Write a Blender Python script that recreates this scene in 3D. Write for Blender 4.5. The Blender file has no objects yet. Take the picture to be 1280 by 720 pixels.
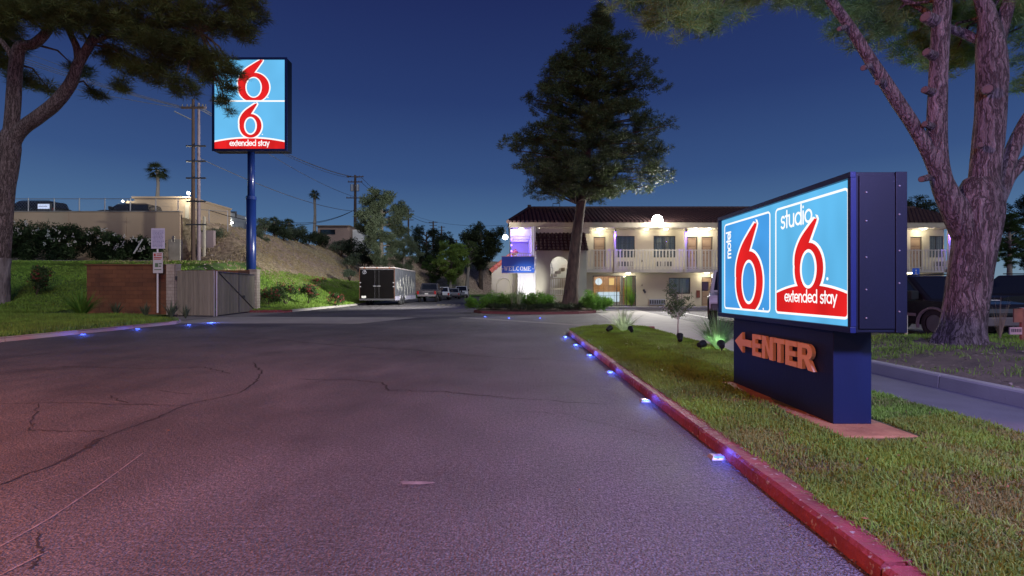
import bpy, math, random
import numpy as np
from mathutils import Vector, Matrix, noise
from mathutils.geometry import tessellate_polygon
random.seed(7); np.random.seed(7)
R = math.radians; PI = math.pi
SC = bpy.context.scene; COL = SC.collection
# ---------------------------------------------------------------- camera
CAMZ = 1.25; HOR = 362; F = 600.0
cam = bpy.data.objects.new('camera', bpy.data.cameras.new('camera')); COL.objects.link(cam); SC.camera = cam
cam.location = (0, 0, CAMZ); cam.rotation_euler = (R(90), 0, 0)
cam.data.sensor_width = 36; cam.data.lens = 36 * F / 1280; cam.data.shift_y = (HOR - 360) / 1280
cam.data.clip_start = .05; cam.data.clip_end = 5000
# ---------------------------------------------------------------- sky: dusk after sunset
w = bpy.data.worlds.new('World'); SC.world = w; w.use_nodes = True
nt = w.node_tree; nt.nodes.clear(); L = nt.links.new
tc = nt.nodes.new('ShaderNodeTexCoord'); sp = nt.nodes.new('ShaderNodeSeparateXYZ'); L(tc.outputs['Generated'], sp.inputs[0])
cr = nt.nodes.new('ShaderNodeValToRGB'); L(sp.outputs['Z'], cr.inputs[0])
stops = [(0, (.200, .285, .355)), (.05, (.140, .240, .360)), (.12, (.076, .160, .305)), (.22, (.039, .086, .225)), (.36, (.0215, .045, .155)), (.55, (.0125, .021, .098)), (1, (.007, .012, .060))]
els = cr.color_ramp.elements
els[0].position = 0; els[0].color = (*stops[0][1], 1); els[1].position = 1; els[1].color = (*stops[-1][1], 1)
for p_, c_ in stops[1:-1]:
    e = els.new(p_); e.color = (*c_, 1)
bg = nt.nodes.new('ShaderNodeBackground'); bg.inputs[1].default_value = 1.0; L(cr.outputs[0], bg.inputs[0])
wo = nt.nodes.new('ShaderNodeOutputWorld'); L(bg.outputs[0], wo.inputs[0])
# ---------------------------------------------------------------- broad lamp added as general fill, and exposure
def lamp(name, kind, loc, power, col, size=.1, rot=None, blend=.5, spot=None, target=None):
    d = bpy.data.lights.new(name, kind); o = bpy.data.objects.new(name, d); COL.objects.link(o)
    o.location = loc; d.energy = power; d.color = col
    if kind == 'SUN': d.angle = size
    elif kind == 'AREA': d.size = size
    else: d.shadow_soft_size = size
    if kind == 'SPOT': d.spot_size = R(spot or 90); d.spot_blend = blend
    if target is not None: o.rotation_euler = (Vector(target) - Vector(loc)).to_track_quat('-Z', 'Y').to_euler()
    elif rot: o.rotation_euler = rot
    return o
lamp('fill_sun', 'SUN', (0, 0, 60), .95, (.92, .95, 1.0), R(20), target=(-16, 30, 36))
SC.view_settings.view_transform = 'Standard'; SC.view_settings.look = 'None'
SC.view_settings.exposure = 0; SC.view_settings.gamma = 1; SC.view_settings.use_curve_mapping = False
SC.cycles.use_denoising = True; SC.cycles.max_bounces = 6; SC.cycles.transparent_max_bounces = 8
SC.cycles.sample_clamp_indirect = 4
ORANGE = (1, .24, .055); VIOLET = (.44, .37, 1.0)
# street lamps out of frame behind the camera: sodium on the left, bluish on the right
LAMPS_OFF = [((-6.2, .2, 5.0), 2700, ORANGE), ((3.5, -.7, 4.0), 2500, VIOLET)]
# ---------------------------------------------------------------- pixel of the photo -> place in the world
def at(x, y, Y): return Vector(((x - 640) / F * Y, Y, CAMZ + (HOR - y) / F * Y))
def gd(x, y, z=0.0):
    Y = (CAMZ - z) * F / (y - HOR); return Vector(((x - 640) / F * Y, Y, z))
# ---------------------------------------------------------------- objects
def tag(o, label=None, cat=None, group=None, kind=None):
    for k, v in (('label', label), ('category', cat), ('group', group), ('kind', kind)):
        if v: o[k] = v
    return o
def empty(name, loc=(0, 0, 0), label=None, cat=None, group=None, rz=0, kind=None):
    o = bpy.data.objects.new(name, None); COL.objects.link(o); o.location = loc; o.rotation_euler = (0, 0, rz); o.empty_display_size = .2
    return tag(o, label, cat, group, kind)
def link(name, me, parent=None, loc=None, rot=None, scale=None):
    o = bpy.data.objects.new(name, me); COL.objects.link(o)
    if parent is not None: o.parent = parent
    if loc is not None: o.location = loc
    if rot is not None: o.rotation_euler = rot
    if scale is not None: o.scale = scale
    return o
def copy_tree(o, parent=None, **kw):
    c = o.copy(); COL.objects.link(c)
    if parent is not None: c.parent = parent
    for k, v in kw.items(): c[k] = v
    for ch in list(o.children): copy_tree(ch, c)
    return c
class MB:
    def __init__(s): s.v = []; s.f = []
    def add(s, vs, fs):
        n = len(s.v); s.v += [tuple(p) for p in vs]; s.f += [tuple(i + n for i in f) for f in fs]; return s
    def box(s, x0, x1, y0, y1, z0, z1, M=None):
        vs = [(x, y, z) for z in (z0, z1) for y in (y0, y1) for x in (x0, x1)]
        if M is not None: vs = [M @ Vector(p) for p in vs]
        return s.add(vs, [(0, 2, 3, 1), (4, 5, 7, 6), (0, 1, 5, 4), (2, 6, 7, 3), (0, 4, 6, 2), (1, 3, 7, 5)])
    def quad(s, a, b, c, d): return s.add([a, b, c, d], [(0, 1, 2, 3)])
    def tube(s, pts, rad, n=8, cap=True, disp=None):
        pts = [Vector(p) for p in pts]
        if not hasattr(rad, '__len__'): rad = [rad] * len(pts)
        ref = None; rings = []
        for i, p in enumerate(pts):
            t = (pts[min(i + 1, len(pts) - 1)] - pts[max(i - 1, 0)]).normalized()
            if ref is None: ref = Vector((0, 1, 0)) if abs(t.y) < .9 else Vector((1, 0, 0))
            u = (ref - t * ref.dot(t)).normalized(); ref = u; v = t.cross(u)
            ring = []
            for k in range(n):
                a = 2 * PI * k / n; d = u * math.cos(a) + v * math.sin(a); r = rad[i]
                if disp: r = disp(p, d, r, a, i / (len(pts) - 1))
                ring.append(p + d * r)
            rings.append(ring)
        vs = [q for r_ in rings for q in r_]; fs = []
        for i in range(len(pts) - 1):
            for k in range(n): fs.append((i * n + k, i * n + (k + 1) % n, (i + 1) * n + (k + 1) % n, (i + 1) * n + k))
        if cap: fs += [tuple(range(n - 1, -1, -1)), tuple((len(pts) - 1) * n + k for k in range(n))]
        return s.add(vs, fs)
    def prism(s, poly, f3, d):
        """poly: 2D outline; f3(u,v,w)->3D; extruded w from 0 to d"""
        n = len(poly); vs = [f3(u, v, 0) for u, v in poly] + [f3(u, v, d) for u, v in poly]
        tris = tessellate_polygon([[Vector((u, v, 0)) for u, v in poly]])
        fs = [tuple(t) for t in tris] + [tuple(i + n for i in reversed(t)) for t in tris]
        fs += [(i, (i + 1) % n, (i + 1) % n + n, i + n) for i in range(n)]
        return s.add(vs, fs)
    def flat(s, poly, f3):
        tris = tessellate_polygon([[Vector((u, v, 0)) for u, v in poly]])
        return s.add([f3(u, v) for u, v in poly], [tuple(t) for t in tris])
    def mesh(s, name, m, smooth=False):
        me = bpy.data.meshes.new(name); me.from_pydata(s.v, [], s.f); me.update(); me.validate()
        if m: me.materials.append(m)
        if smooth: me.polygons.foreach_set('use_smooth', [True] * len(me.polygons))
        return me
    def build(s, name, m, parent=None, smooth=False, bevel=0, fix=True, **kw):
        me = s.mesh(name, m, smooth)
        if fix:
            import bmesh
            b = bmesh.new(); b.from_mesh(me); bmesh.ops.recalc_face_normals(b, faces=b.faces); b.to_mesh(me); b.free()
        o = link(name, me, parent)
        if bevel:
            md = o.modifiers.new('bevel', 'BEVEL'); md.width = bevel; md.segments = 2; md.limit_method = 'ANGLE'; md.angle_limit = R(40)
        return tag(o, **kw)
def smooth_path(pts, k=6):
    """Catmull-Rom through points with radii (x,y,z,r)"""
    P = [np.array(p, float) for p in pts]; P = [2 * P[0] - P[1]] + P + [2 * P[-1] - P[-2]]; out = []
    for i in range(1, len(P) - 2):
        for j in range(k):
            t = j / k; a, b, c, d = P[i - 1:i + 3]
            out.append(.5 * ((2 * b) + (-a + c) * t + (2 * a - 5 * b + 4 * c - d) * t * t + (-a + 3 * b - 3 * c + d) * t ** 3))
    out.append(P[-2]); return [tuple(o[:3]) for o in out], [max(.004, float(o[3])) for o in out]
def npmesh(name, V, Fc, m, smooth=False):
    """V (n,3) float, Fc (m,k) int -> mesh, fast"""
    me = bpy.data.meshes.new(name); k = Fc.shape[1]
    me.vertices.add(len(V)); me.vertices.foreach_set('co', V.astype(np.float32).ravel())
    me.loops.add(Fc.size); me.loops.foreach_set('vertex_index', Fc.astype(np.int32).ravel())
    me.polygons.add(len(Fc)); me.polygons.foreach_set('loop_start', np.arange(0, Fc.size, k, dtype=np.int32))
    me.polygons.foreach_set('loop_total', np.full(len(Fc), k, dtype=np.int32))
    if smooth: me.polygons.foreach_set('use_smooth', np.ones(len(Fc), dtype=bool))
    me.update(calc_edges=True); me.materials.append(m); return me
# ---------------------------------------------------------------- materials
MATS = {}
def M(name, col, rough=.6, col2=None, ns=3.0, amt=.5, bump=0, bs=40, metal=0, stretch=(1, 1, 1), spec=.5, obj=False, rnd=0, trans=0, detail=5, bump2=0, bs2=5, coat=0):
    if name in MATS: return MATS[name]
    m = bpy.data.materials.new(name); m.use_nodes = True; nt = m.node_tree; N = nt.nodes; Lk = nt.links.new
    b = N['Principled BSDF']; b.inputs['Roughness'].default_value = rough; b.inputs['Metallic'].default_value = metal
    b.inputs['Specular IOR Level'].default_value = spec; b.inputs['Coat Weight'].default_value = coat
    if obj: c = N.new('ShaderNodeTexCoord').outputs['Object']
    else: c = N.new('ShaderNodeNewGeometry').outputs['Position']
    mp = N.new('ShaderNodeMapping'); mp.inputs['Scale'].default_value = stretch; Lk(c, mp.inputs[0]); c = mp.outputs[0]
    n1 = N.new('ShaderNodeTexNoise'); n1.inputs['Scale'].default_value = ns; n1.inputs['Detail'].default_value = detail; Lk(c, n1.inputs['Vector'])
    mr = N.new('ShaderNodeMapRange'); mr.inputs[1].default_value = .5 - amt * .3; mr.inputs[2].default_value = .5 + amt * .3; Lk(n1.outputs[0], mr.inputs[0])
    mr.inputs[1].default_value = .3; mr.inputs[2].default_value = .7
    if col2 is None: col2 = tuple(x * (1 - .6 * amt) for x in col)
    mx = N.new('ShaderNodeMix'); mx.data_type = 'RGBA'; Lk(mr.outputs[0], mx.inputs[0]); mx.inputs[6].default_value = (*col2, 1); mx.inputs[7].default_value = (*col, 1)
    out = mx.outputs[2]
    if rnd:
        oi = N.new('ShaderNodeObjectInfo'); hs = N.new('ShaderNodeHueSaturation'); m2 = N.new('ShaderNodeMapRange')
        m2.inputs[3].default_value = 1 - rnd; m2.inputs[4].default_value = 1 + rnd; Lk(oi.outputs['Random'], m2.inputs[0]); Lk(m2.outputs[0], hs.inputs['Value']); Lk(out, hs.inputs['Color']); out = hs.outputs[0]
    Lk(out, b.inputs['Base Color'])
    last = None
    for bb, s_ in ((bump, bs), (bump2, bs2)):
        if bb:
            n2 = N.new('ShaderNodeTexNoise'); n2.inputs['Scale'].default_value = s_; n2.inputs['Detail'].default_value = 4; Lk(c, n2.inputs['Vector'])
            bp = N.new('ShaderNodeBump'); bp.inputs['Strength'].default_value = min(1, bb); bp.inputs['Distance'].default_value = .6 / s_ * max(1, bb); Lk(n2.outputs[0], bp.inputs['Height'])
            if last: Lk(last.outputs[0], bp.inputs['Normal'])
            last = bp
    if last: Lk(last.outputs[0], b.inputs['Normal'])
    if trans:
        tr = N.new('ShaderNodeBsdfTranslucent'); Lk(out, tr.inputs[0]); ms = N.new('ShaderNodeMixShader'); ms.inputs[0].default_value = trans
        Lk(b.outputs[0], ms.inputs[1]); Lk(tr.outputs[0], ms.inputs[2]); Lk(ms.outputs[0], N['Material Output'].inputs[0])
    MATS[name] = m; return m
def E(name, col, s=1.0, ns=0, lo=.8, stretch=(1, 1, 1)):
    """something that gives off light"""
    if name in MATS: return MATS[name]
    m = bpy.data.materials.new(name); m.use_nodes = True; nt = m.node_tree; nt.nodes.clear()
    e = nt.nodes.new('ShaderNodeEmission'); e.inputs[0].default_value = (*col, 1); e.inputs[1].default_value = s
    o = nt.nodes.new('ShaderNodeOutputMaterial'); nt.links.new(e.outputs[0], o.inputs[0])
    if ns:
        g = nt.nodes.new('ShaderNodeNewGeometry'); mp = nt.nodes.new('ShaderNodeMapping'); mp.inputs['Scale'].default_value = stretch
        n = nt.nodes.new('ShaderNodeTexNoise'); n.inputs['Scale'].default_value = ns; n.inputs['Detail'].default_value = 1
        r = nt.nodes.new('ShaderNodeMapRange'); r.inputs[1].default_value = .3; r.inputs[2].default_value = .7; r.inputs[3].default_value = s * lo; r.inputs[4].default_value = s
        nt.links.new(g.outputs['Position'], mp.inputs[0]); nt.links.new(mp.outputs[0], n.inputs['Vector']); nt.links.new(n.outputs[0], r.inputs[0]); nt.links.new(r.outputs[0], e.inputs[1])
    MATS[name] = m; return m
def bark(name, c, c2, s=19):
    m = bpy.data.materials.new(name); MATS[name] = m; m.use_nodes = True; nt = m.node_tree; N = nt.nodes; Lk = nt.links.new; b = N['Principled BSDF']; b.inputs['Roughness'].default_value = .92; b.inputs['Specular IOR Level'].default_value = .2
    g = N.new('ShaderNodeNewGeometry').outputs['Position']; n0 = N.new('ShaderNodeTexNoise'); n0.inputs['Scale'].default_value = 3.5; n0.inputs['Detail'].default_value = 5; Lk(g, n0.inputs['Vector'])
    ad = N.new('ShaderNodeVectorMath'); ad.operation = 'MULTIPLY_ADD'; Lk(n0.outputs['Color'], ad.inputs[0]); ad.inputs[1].default_value = (.16, .16, .16); Lk(g, ad.inputs[2])
    mp = N.new('ShaderNodeMapping'); mp.inputs['Scale'].default_value = (1, 1, .09); Lk(ad.outputs[0], mp.inputs[0])
    def ridge(sc, lo, hi):
        n = N.new('ShaderNodeTexNoise'); n.inputs['Scale'].default_value = sc; n.inputs['Detail'].default_value = 3; n.inputs['Roughness'].default_value = .6; Lk(mp.outputs[0], n.inputs['Vector'])
        a = N.new('ShaderNodeMath'); a.operation = 'SUBTRACT'; a.inputs[1].default_value = .5; Lk(n.outputs[0], a.inputs[0]); b_ = N.new('ShaderNodeMath'); b_.operation = 'ABSOLUTE'; Lk(a.outputs[0], b_.inputs[0])
        r = N.new('ShaderNodeMapRange'); r.inputs[1].default_value = lo; r.inputs[2].default_value = hi; Lk(b_.outputs[0], r.inputs[0]); return r.outputs[0]
    def mth(op, x, y):
        q = N.new('ShaderNodeMath'); q.operation = op
        for k, z in ((0, x), (1, y)):
            if isinstance(z, float): q.inputs[k].default_value = z
            else: Lk(z, q.inputs[k])
        return q.outputs[0]
    n1 = N.new('ShaderNodeTexNoise'); n1.inputs['Scale'].default_value = 45; n1.inputs['Detail'].default_value = 6; n1.inputs['Roughness'].default_value = .75; Lk(g, n1.inputs['Vector'])
    n2 = N.new('ShaderNodeTexNoise'); n2.inputs['Scale'].default_value = 2.5; n2.inputs['Detail'].default_value = 3; Lk(g, n2.inputs['Vector'])
    hgt = mth('MULTIPLY', mth('MULTIPLY', ridge(14, .0, .085), mth('ADD', mth('MULTIPLY', ridge(34, 0., .12), .5), .5)), mth('ADD', mth('MULTIPLY', n1.outputs[0], .9), .25))
    r2 = N.new('ShaderNodeMapRange'); r2.inputs[1].default_value = .03; r2.inputs[2].default_value = .75; Lk(mth('MULTIPLY', hgt, mth('ADD', mth('MULTIPLY', n2.outputs[0], .9), .5)), r2.inputs[0])
    class mu: outputs = [hgt]
    mx = N.new('ShaderNodeMix'); mx.data_type = 'RGBA'; Lk(r2.outputs[0], mx.inputs[0]); mx.inputs[6].default_value = (*c2, 1); mx.inputs[7].default_value = (*c, 1); Lk(mx.outputs[2], b.inputs['Base Color'])
    bp = N.new('ShaderNodeBump'); bp.inputs['Distance'].default_value = .04; bp.inputs['Strength'].default_value = 1; Lk(mu.outputs[0], bp.inputs['Height']); Lk(bp.outputs[0], b.inputs['Normal']); return m
def asphalt():
    m = bpy.data.materials.new('asphalt'); m.use_nodes = True; nt = m.node_tree; N = nt.nodes; Lk = nt.links.new; b = N['Principled BSDF']
    g = N.new('ShaderNodeNewGeometry').outputs['Position']
    def nz(s, d=3, st=None, k='ShaderNodeTexNoise'):
        n = N.new(k); n.inputs['Scale'].default_value = s
        if k == 'ShaderNodeTexNoise': n.inputs['Detail'].default_value = d
        if st:
            mp = N.new('ShaderNodeMapping'); mp.inputs['Scale'].default_value = st; Lk(g, mp.inputs[0]); Lk(mp.outputs[0], n.inputs['Vector'])
        else: Lk(g, n.inputs['Vector'])
        return n
    big = nz(.35, 5); mid = nz(2.2, 6, (1, .5, 1)); fine = nz(90, 2)
    def rng(o, a, b_, c, d):
        r = N.new('ShaderNodeMapRange'); r.inputs[1].default_value = a; r.inputs[2].default_value = b_; r.inputs[3].default_value = c; r.inputs[4].default_value = d; Lk(o, r.inputs[0]); return r.outputs[0]
    def mul(a, b_):
        x = N.new('ShaderNodeMath'); x.operation = 'MULTIPLY'; Lk(a, x.inputs[0]); Lk(b_, x.inputs[1]); return x.outputs[0]
    st = nz(.9, 4); grit = nz(38, 3); v = mul(mul(mul(mul(rng(big.outputs[0], .32, .68, .60, 1.25), rng(mid.outputs[0], .3, .7, .82, 1.15)), rng(fine.outputs[0], .35, .68, .45, 1.75)), rng(st.outputs[0], .60, .70, 1.0, .80)), rng(grit.outputs[0], .35, .65, .72, 1.30))
    cm = N.new('ShaderNodeMix'); cm.data_type = 'RGBA'; cm.blend_type = 'MULTIPLY'; cm.inputs[0].default_value = 1; cm.inputs[6].default_value = (.104, .098, .104, 1); Lk(v, cm.inputs[7]); Lk(cm.outputs[2], b.inputs['Base Color'])
    Lk(rng(mid.outputs[0], .3, .7, .60, .78), b.inputs['Roughness']); b.inputs['Specular IOR Level'].default_value = .4
    vo = nz(95, k='ShaderNodeTexVoronoi')
    b1 = N.new('ShaderNodeBump'); b1.inputs['Strength'].default_value = 1; b1.inputs['Distance'].default_value = .010; b1.invert = True; Lk(vo.outputs['Distance'], b1.inputs['Height'])
    b2 = N.new('ShaderNodeBump'); b2.inputs['Strength'].default_value = .5; b2.inputs['Distance'].default_value = .03; Lk(nz(9, 4).outputs[0], b2.inputs['Height']); Lk(b1.outputs[0], b2.inputs['Normal']); Lk(b2.outputs[0], b.inputs['Normal'])
    return m
ASPH = asphalt()
CONC = M('concrete', (.36, .34, .31), .8, ns=1.5, amt=.35, bump=.4, bs=60)
CONC_D = M('old_concrete', (.27, .25, .24), .85, ns=2.5, amt=.5, bump=.6, bs=45)
SOIL = M('soil', (.14, .10, .075), .95, ns=4, amt=.7, bump=1, bs=18)
RED_KERB = M('red_kerb_paint', (.25, .046, .055), .65, col2=(.12, .026, .030), ns=6, bump=.6, bs=28, spec=.5)
STUCCO = M('cream_stucco', (.56, .51, .36), .85, ns=1.2, amt=.15, bump=.5, bs=30)
STUCCO2 = M('olive_stucco', (.42, .40, .30), .88, ns=1.2, amt=.2, bump=.5, bs=30)
def chip(m, lo=.62, hi=.66, sc=22, c=(.30, .27, .25)):
    nt = m.node_tree; N = nt.nodes; b = N['Principled BSDF']; l = b.inputs['Base Color'].links[0]; src = l.from_socket; g = N.new('ShaderNodeNewGeometry')
    n = N.new('ShaderNodeTexNoise'); n.inputs['Scale'].default_value = sc; n.inputs['Detail'].default_value = 5; nt.links.new(g.outputs['Position'], n.inputs['Vector'])
    r = N.new('ShaderNodeMapRange'); r.inputs[1].default_value = lo; r.inputs[2].default_value = hi; nt.links.new(n.outputs[0], r.inputs[0])
    x = N.new('ShaderNodeMix'); x.data_type = 'RGBA'; nt.links.new(r.outputs[0], x.inputs[0]); nt.links.new(src, x.inputs[6]); x.inputs[7].default_value = (*c, 1); nt.links.new(x.outputs[2], b.inputs['Base Color'])
chip(RED_KERB)
WHITE = M('white_paint', (.75, .75, .72), .5, ns=3, amt=.15)
CREAMW = M('cream_wood', (.52, .48, .38), .65, ns=5, amt=.2)
TILE = M('brown_roof_tile', (.085, .038, .034), .7, col2=(.04, .02, .02), ns=7, bump=.3, bs=20)
REDTILE = M('red_roof_tile', (.35, .08, .05), .6, ns=7, amt=.4, bump=.3, bs=20)
BLACK = M('black_metal', (.012, .012, .014), .4, ns=5, amt=.2)
DARK = M('dark_metal', (.05, .05, .055), .5, ns=5, amt=.3)
STEEL = M('galvanised_steel', (.42, .43, .45), .45, ns=8, amt=.3, metal=.6)
GLASSD = M('dark_glass', (.012, .014, .018), .06, ns=2, amt=.1, spec=.8)
NAVY = M('navy_paint', (.0024, .0055, .018), .5, col2=(.0015, .0035, .012), ns=1.5, bump=.06, bs=60, spec=.3); PYLON = M('pylon_navy_lit', (.006, .016, .066), .5, col2=(.0045, .011, .046), ns=2.2, stretch=(1, 1, .3), bump=.08, bs=40, spec=.3)  # pylon is a lighter copy of the navy: light on its road face put into colour
BLUEP = M('blue_paint', (.008, .024, .13), .3, ns=2, amt=.2, spec=.6)
BARK = bark('pine_bark', (.36, .28, .27), (.05, .036, .034))
BARKD = M('dark_bark', (.12, .085, .06), .95, col2=(.04, .03, .025), ns=7, stretch=(1, 1, .3), bump=1, bs=12)
PALE_BARK = M('pale_bark', (.33, .29, .24), .9, ns=5, amt=.5, stretch=(1, 1, .3), bump=.8, bs=12)
def leafm(name, c, c2, ns=1.2, trans=.3): return M(name, c, .6, col2=c2, ns=ns, trans=trans, detail=6, spec=.3)
PINE = leafm('pine_needles', (.125, .145, .040), (.045, .062, .020))
PINE_D = leafm('dark_pine_needles', (.075, .095, .035), (.028, .042, .018))
PINE_G = leafm('grey_green_needles', (.20, .25, .15), (.09, .125, .07), .5)
BRIGHT = leafm('bright_green_leaves', (.32, .44, .09), (.12, .20, .04), .7)  # lamp glow from below the lime tree is put into this leaf colour
DARKL = leafm('dark_leaves', (.045, .065, .03), (.018, .03, .015), .5)
SAGE = leafm('sage_leaves', (.13, .17, .11), (.06, .085, .055), .9)
OLEA = leafm('oleander_leaves', (.045, .085, .03), (.018, .035, .014), 1.5)
SHRUB = leafm('shrub_leaves', (.17, .38, .05), (.07, .17, .025), 2)
BLADE = M('grass_blades', (.25, .43, .06), .6, col2=(.15, .22, .045), ns=2.2, trans=.35, detail=7, spec=.3)
DRYB = M('worn_grass_blades', (.25, .32, .08), .7, col2=(.21, .18, .07), ns=1.7, trans=.3, detail=8, spec=.2)
FLOWER = M('rose_petals', (.26, .018, .035), .6, ns=5, amt=.4)
WFLOWER = M('white_petals', (.75, .75, .72), .6, ns=5, amt=.2)
# ================================================================ GROUND
def sheet(name, poly, z, m, **kw):
    b = MB(); b.flat(poly, lambda u, v: (u, v, z)); kw.setdefault('kind', 'structure')
    o = b.build(name, m, fix=False, **kw)
    me = o.data
    if me.polygons[0].normal.z < 0: me.flip_normals()
    return o
sheet('ground', [(-900, -60), (900, -60), (900, 2500), (-900, 2500)], -.06, SOIL)
sheet('asphalt_road', [(-15.6, -14), (60, -14), (60, 30.9), (-1.3, 30.9), (-1.3, 62), (4, 88), (30, 112), (30, 122), (-4, 112), (-12.3, 88), (-12.3, 26), (-15.6, 26)], 0, ASPH)
# concrete: driveway strip right of the island, apron by the gates, gutter
sheet('concrete_driveway', [(4.36, 8.6), (5.4, 8.6), (6.9, 17.4), (7.75, 30.5), (4.3, 30.5), (4.4, 24.6), (3.7, 15.9), (4.36, 14.6)], .004, CONC)
sheet('side_path', [(4.36, -6), (5.4, -6), (5.4, 8.595), (4.36, 8.595)], .004, M('path_surface', (.15, .15, .17), .85, ns=2, amt=.4, bump=.5, bs=50))
sheet('concrete_apron', [(-12.4, 17.7), (-5.6, 17.6), (-4.2, 21.3), (-12.2, 22.2), (-13.2, 21.9), (-13.2, 18.6)], .004, CONC)
sheet('gate_apron', [(-15.4, 18.9), (-13.24, 18.6), (-13.24, 21.95), (-12.24, 22.25), (-12.3, 26), (-15.4, 26)], .006, CONC_D)
sheet('concrete_gutter', [(-2.4, 21.2), (3.0, 15.9), (4.1, 15.75), (4.1, 16.2), (3.2, 16.3), (-2.2, 21.8)], .005, CONC_D)
sheet('driveway_band', [(-1.3, 26.5), (-1.3, 39), (-1.65, 39), (-1.65, 24)], .004, CONC_D)
sheet('parking_line', [(8.2, 16.5), (8.32, 16.5), (9.6, 30), (9.48, 30)], .004, WHITE)
sheet('parking_line', [(11.5, 16.5), (11.62, 16.5), (12.9, 30), (12.78, 30)], .004, WHITE)
for i in range(7):   # painted dashes of the speed hump
    x = -6.1 + i * .42; sheet('hump_marking', [(x, 38.3), (x + .24, 38.3), (x + .26, 39.5), (x + .02, 39.5)], .004, M('yellow_paint', (.62, .55, .28), .6, ns=8, amt=.4), group='yellow dashes painted across the lane')
for i in range(9):
    x = -5.2 + i * .62; sheet('hump_marking', [(x, 62), (x + .4, 62), (x + .42, 64), (x + .02, 64)], .004, M('yellow_paint', (.6, .5, .2)))
# patch and cracks in the asphalt: thin ragged sheets
def crack(pts, wdt, mat, name='asphalt_crack', z=.004, jit=.03, k=9):
    P = []
    for i in range(len(pts) - 1):
        a, b_ = gd(*pts[i]), gd(*pts[i + 1])
        for j in range(k):
            t = j / k; p = a.lerp(b_, t); s_ = p.y * .004 + .012
            P.append(p + Vector((random.uniform(-1, 1) * jit * s_ * 20, random.uniform(-1, 1) * jit * s_ * 30, 0)))
    P.append(gd(*pts[-1])); b = MB()
    for i in range(len(P) - 1):
        d = (P[i + 1] - P[i]); d.z = 0
        if d.length < 1e-5: continue
        n = Vector((-d.y, d.x, 0)).normalized(); wa = wdt * .62 * random.uniform(.3, 1.3) * (1 if 0 < i else .2); wb = wdt * .5
        zz = Vector((0, 0, z + random.uniform(0, .001)))
        b.quad(P[i] - n * wa + zz, P[i + 1] - n * wb + zz, P[i + 1] + n * wb + zz, P[i] + n * wa + zz)
    b.build(name, mat, fix=False, kind='structure')
CR = M('crack_filler', (.028, .024, .024), .9, ns=20)
SCR = M('scraped_asphalt', (.30, .27, .27), .7, col2=(.16, .14, .14), ns=14)
crack([(318, 453), (327, 465), (322, 476), (300, 491)], .022, CR)
crack([(300, 491), (235, 506), (190, 525), (120, 550), (82, 575), (0, 606)], .014, CR)
crack([(128, 547), (116, 556), (80, 577)], .020, CR)
crack([(0, 505), (60, 503), (130, 505), (232, 507)], .010, CR)
crack([(48, 505), (40, 530), (38, 538), (130, 540)], .010, CR)
crack([(135, 495), (160, 504)], .014, CR); crack([(185, 487), (240, 493)], .008, CR)
crack([(70, 458), (180, 461), (255, 459), (288, 467)], .015, CR)
crack([(370, 474), (440, 475), (478, 479), (487, 488), (555, 490), (640, 498), (760, 506)], .014, CR)
crack([(478, 478), (487, 488)], .024, CR)
crack([(250, 421), (330, 423), (420, 432), (520, 438), (640, 448), (720, 452)], .022, CR)
crack([(640, 515), (700, 517), (820, 545)], .006, CR)
crack([(46, 668), (52, 690), (40, 712)], .010, CR)
crack([(180, 566), (120, 610), (60, 650), (0, 684)], .010, SCR, 'scrape_mark', jit=.004)
crack([(0, 720), (60, 690)], .010, SCR, 'scrape_mark', jit=.004); crack([(20, 612), (140, 572)], .006, SCR, 'scrape_mark', jit=.004)
pc = gd(518, 604.5); sheet('pale_patch', [(pc.x + .105 * math.cos(a) * (1 + .3 * math.sin(3 * a + 1)) , pc.y + .032 * math.sin(a) * (1 + .25 * math.cos(2 * a))) for a in [i * PI / 10 for i in range(20)]], .005, SCR)
# ---------------------------------------------------------------- terrain on the left
def sstep(a, b, x): t = max(0, min(1, (x - a) / (b - a))); return t * t * (3 - 2 * t)
def edge(Y):
    if Y < 25: return -12.15 - 3.3 * sstep(17.6, 19.2, Y)
    return -15.45 + 3.15 * sstep(25.6, 26.6, Y) + .0 * Y + (sstep(70, 125, Y) ** 1.0) * 42
def zt(X, Y):
    D = max(0, edge(Y) - X) if (Y < 17.6 or Y > 26) else max(0, -12.3 - X)
    H = float(np.interp(D, [0, 2, 6, 13, 16, 30, 200], [.1, .45, 2.45, 6.9, 7.15, 7.3, 11]))
    low = .1 + .02 * D; s = sstep(20.5, 34, Y)
    cap = 3.2 + 4.1 * sstep(35.5, 43, Y)
    if X < -25.2: cap = 3.2 if Y < 38.1 else 20
    z = low * (1 - s) + min(H, cap) * s
    if 19 < Y < 27.8 and X > -20.2: z = min(z, .10) if Y < 27.4 else z
    return z + .05 * noise.noise(Vector((X * .5, Y * .5, 0))) * min(1, D) + .25 * noise.noise(Vector((X * .13, Y * .13, 3))) * sstep(2, 9, D) * sstep(30, 50, Y)
ys = list(np.arange(-12, 18, 1.0)) + list(np.arange(18, 46, .4)) + list(np.arange(46, 80, 1.2)) + list(np.arange(80, 260, 5)) + [300, 400, 700, 1200]
ds = list(np.arange(0, 16, .45)) + list(np.arange(16, 30, 1)) + list(np.arange(30, 100, 5)) + [150, 300]
tv = []; tf = []; gm = []
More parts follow.
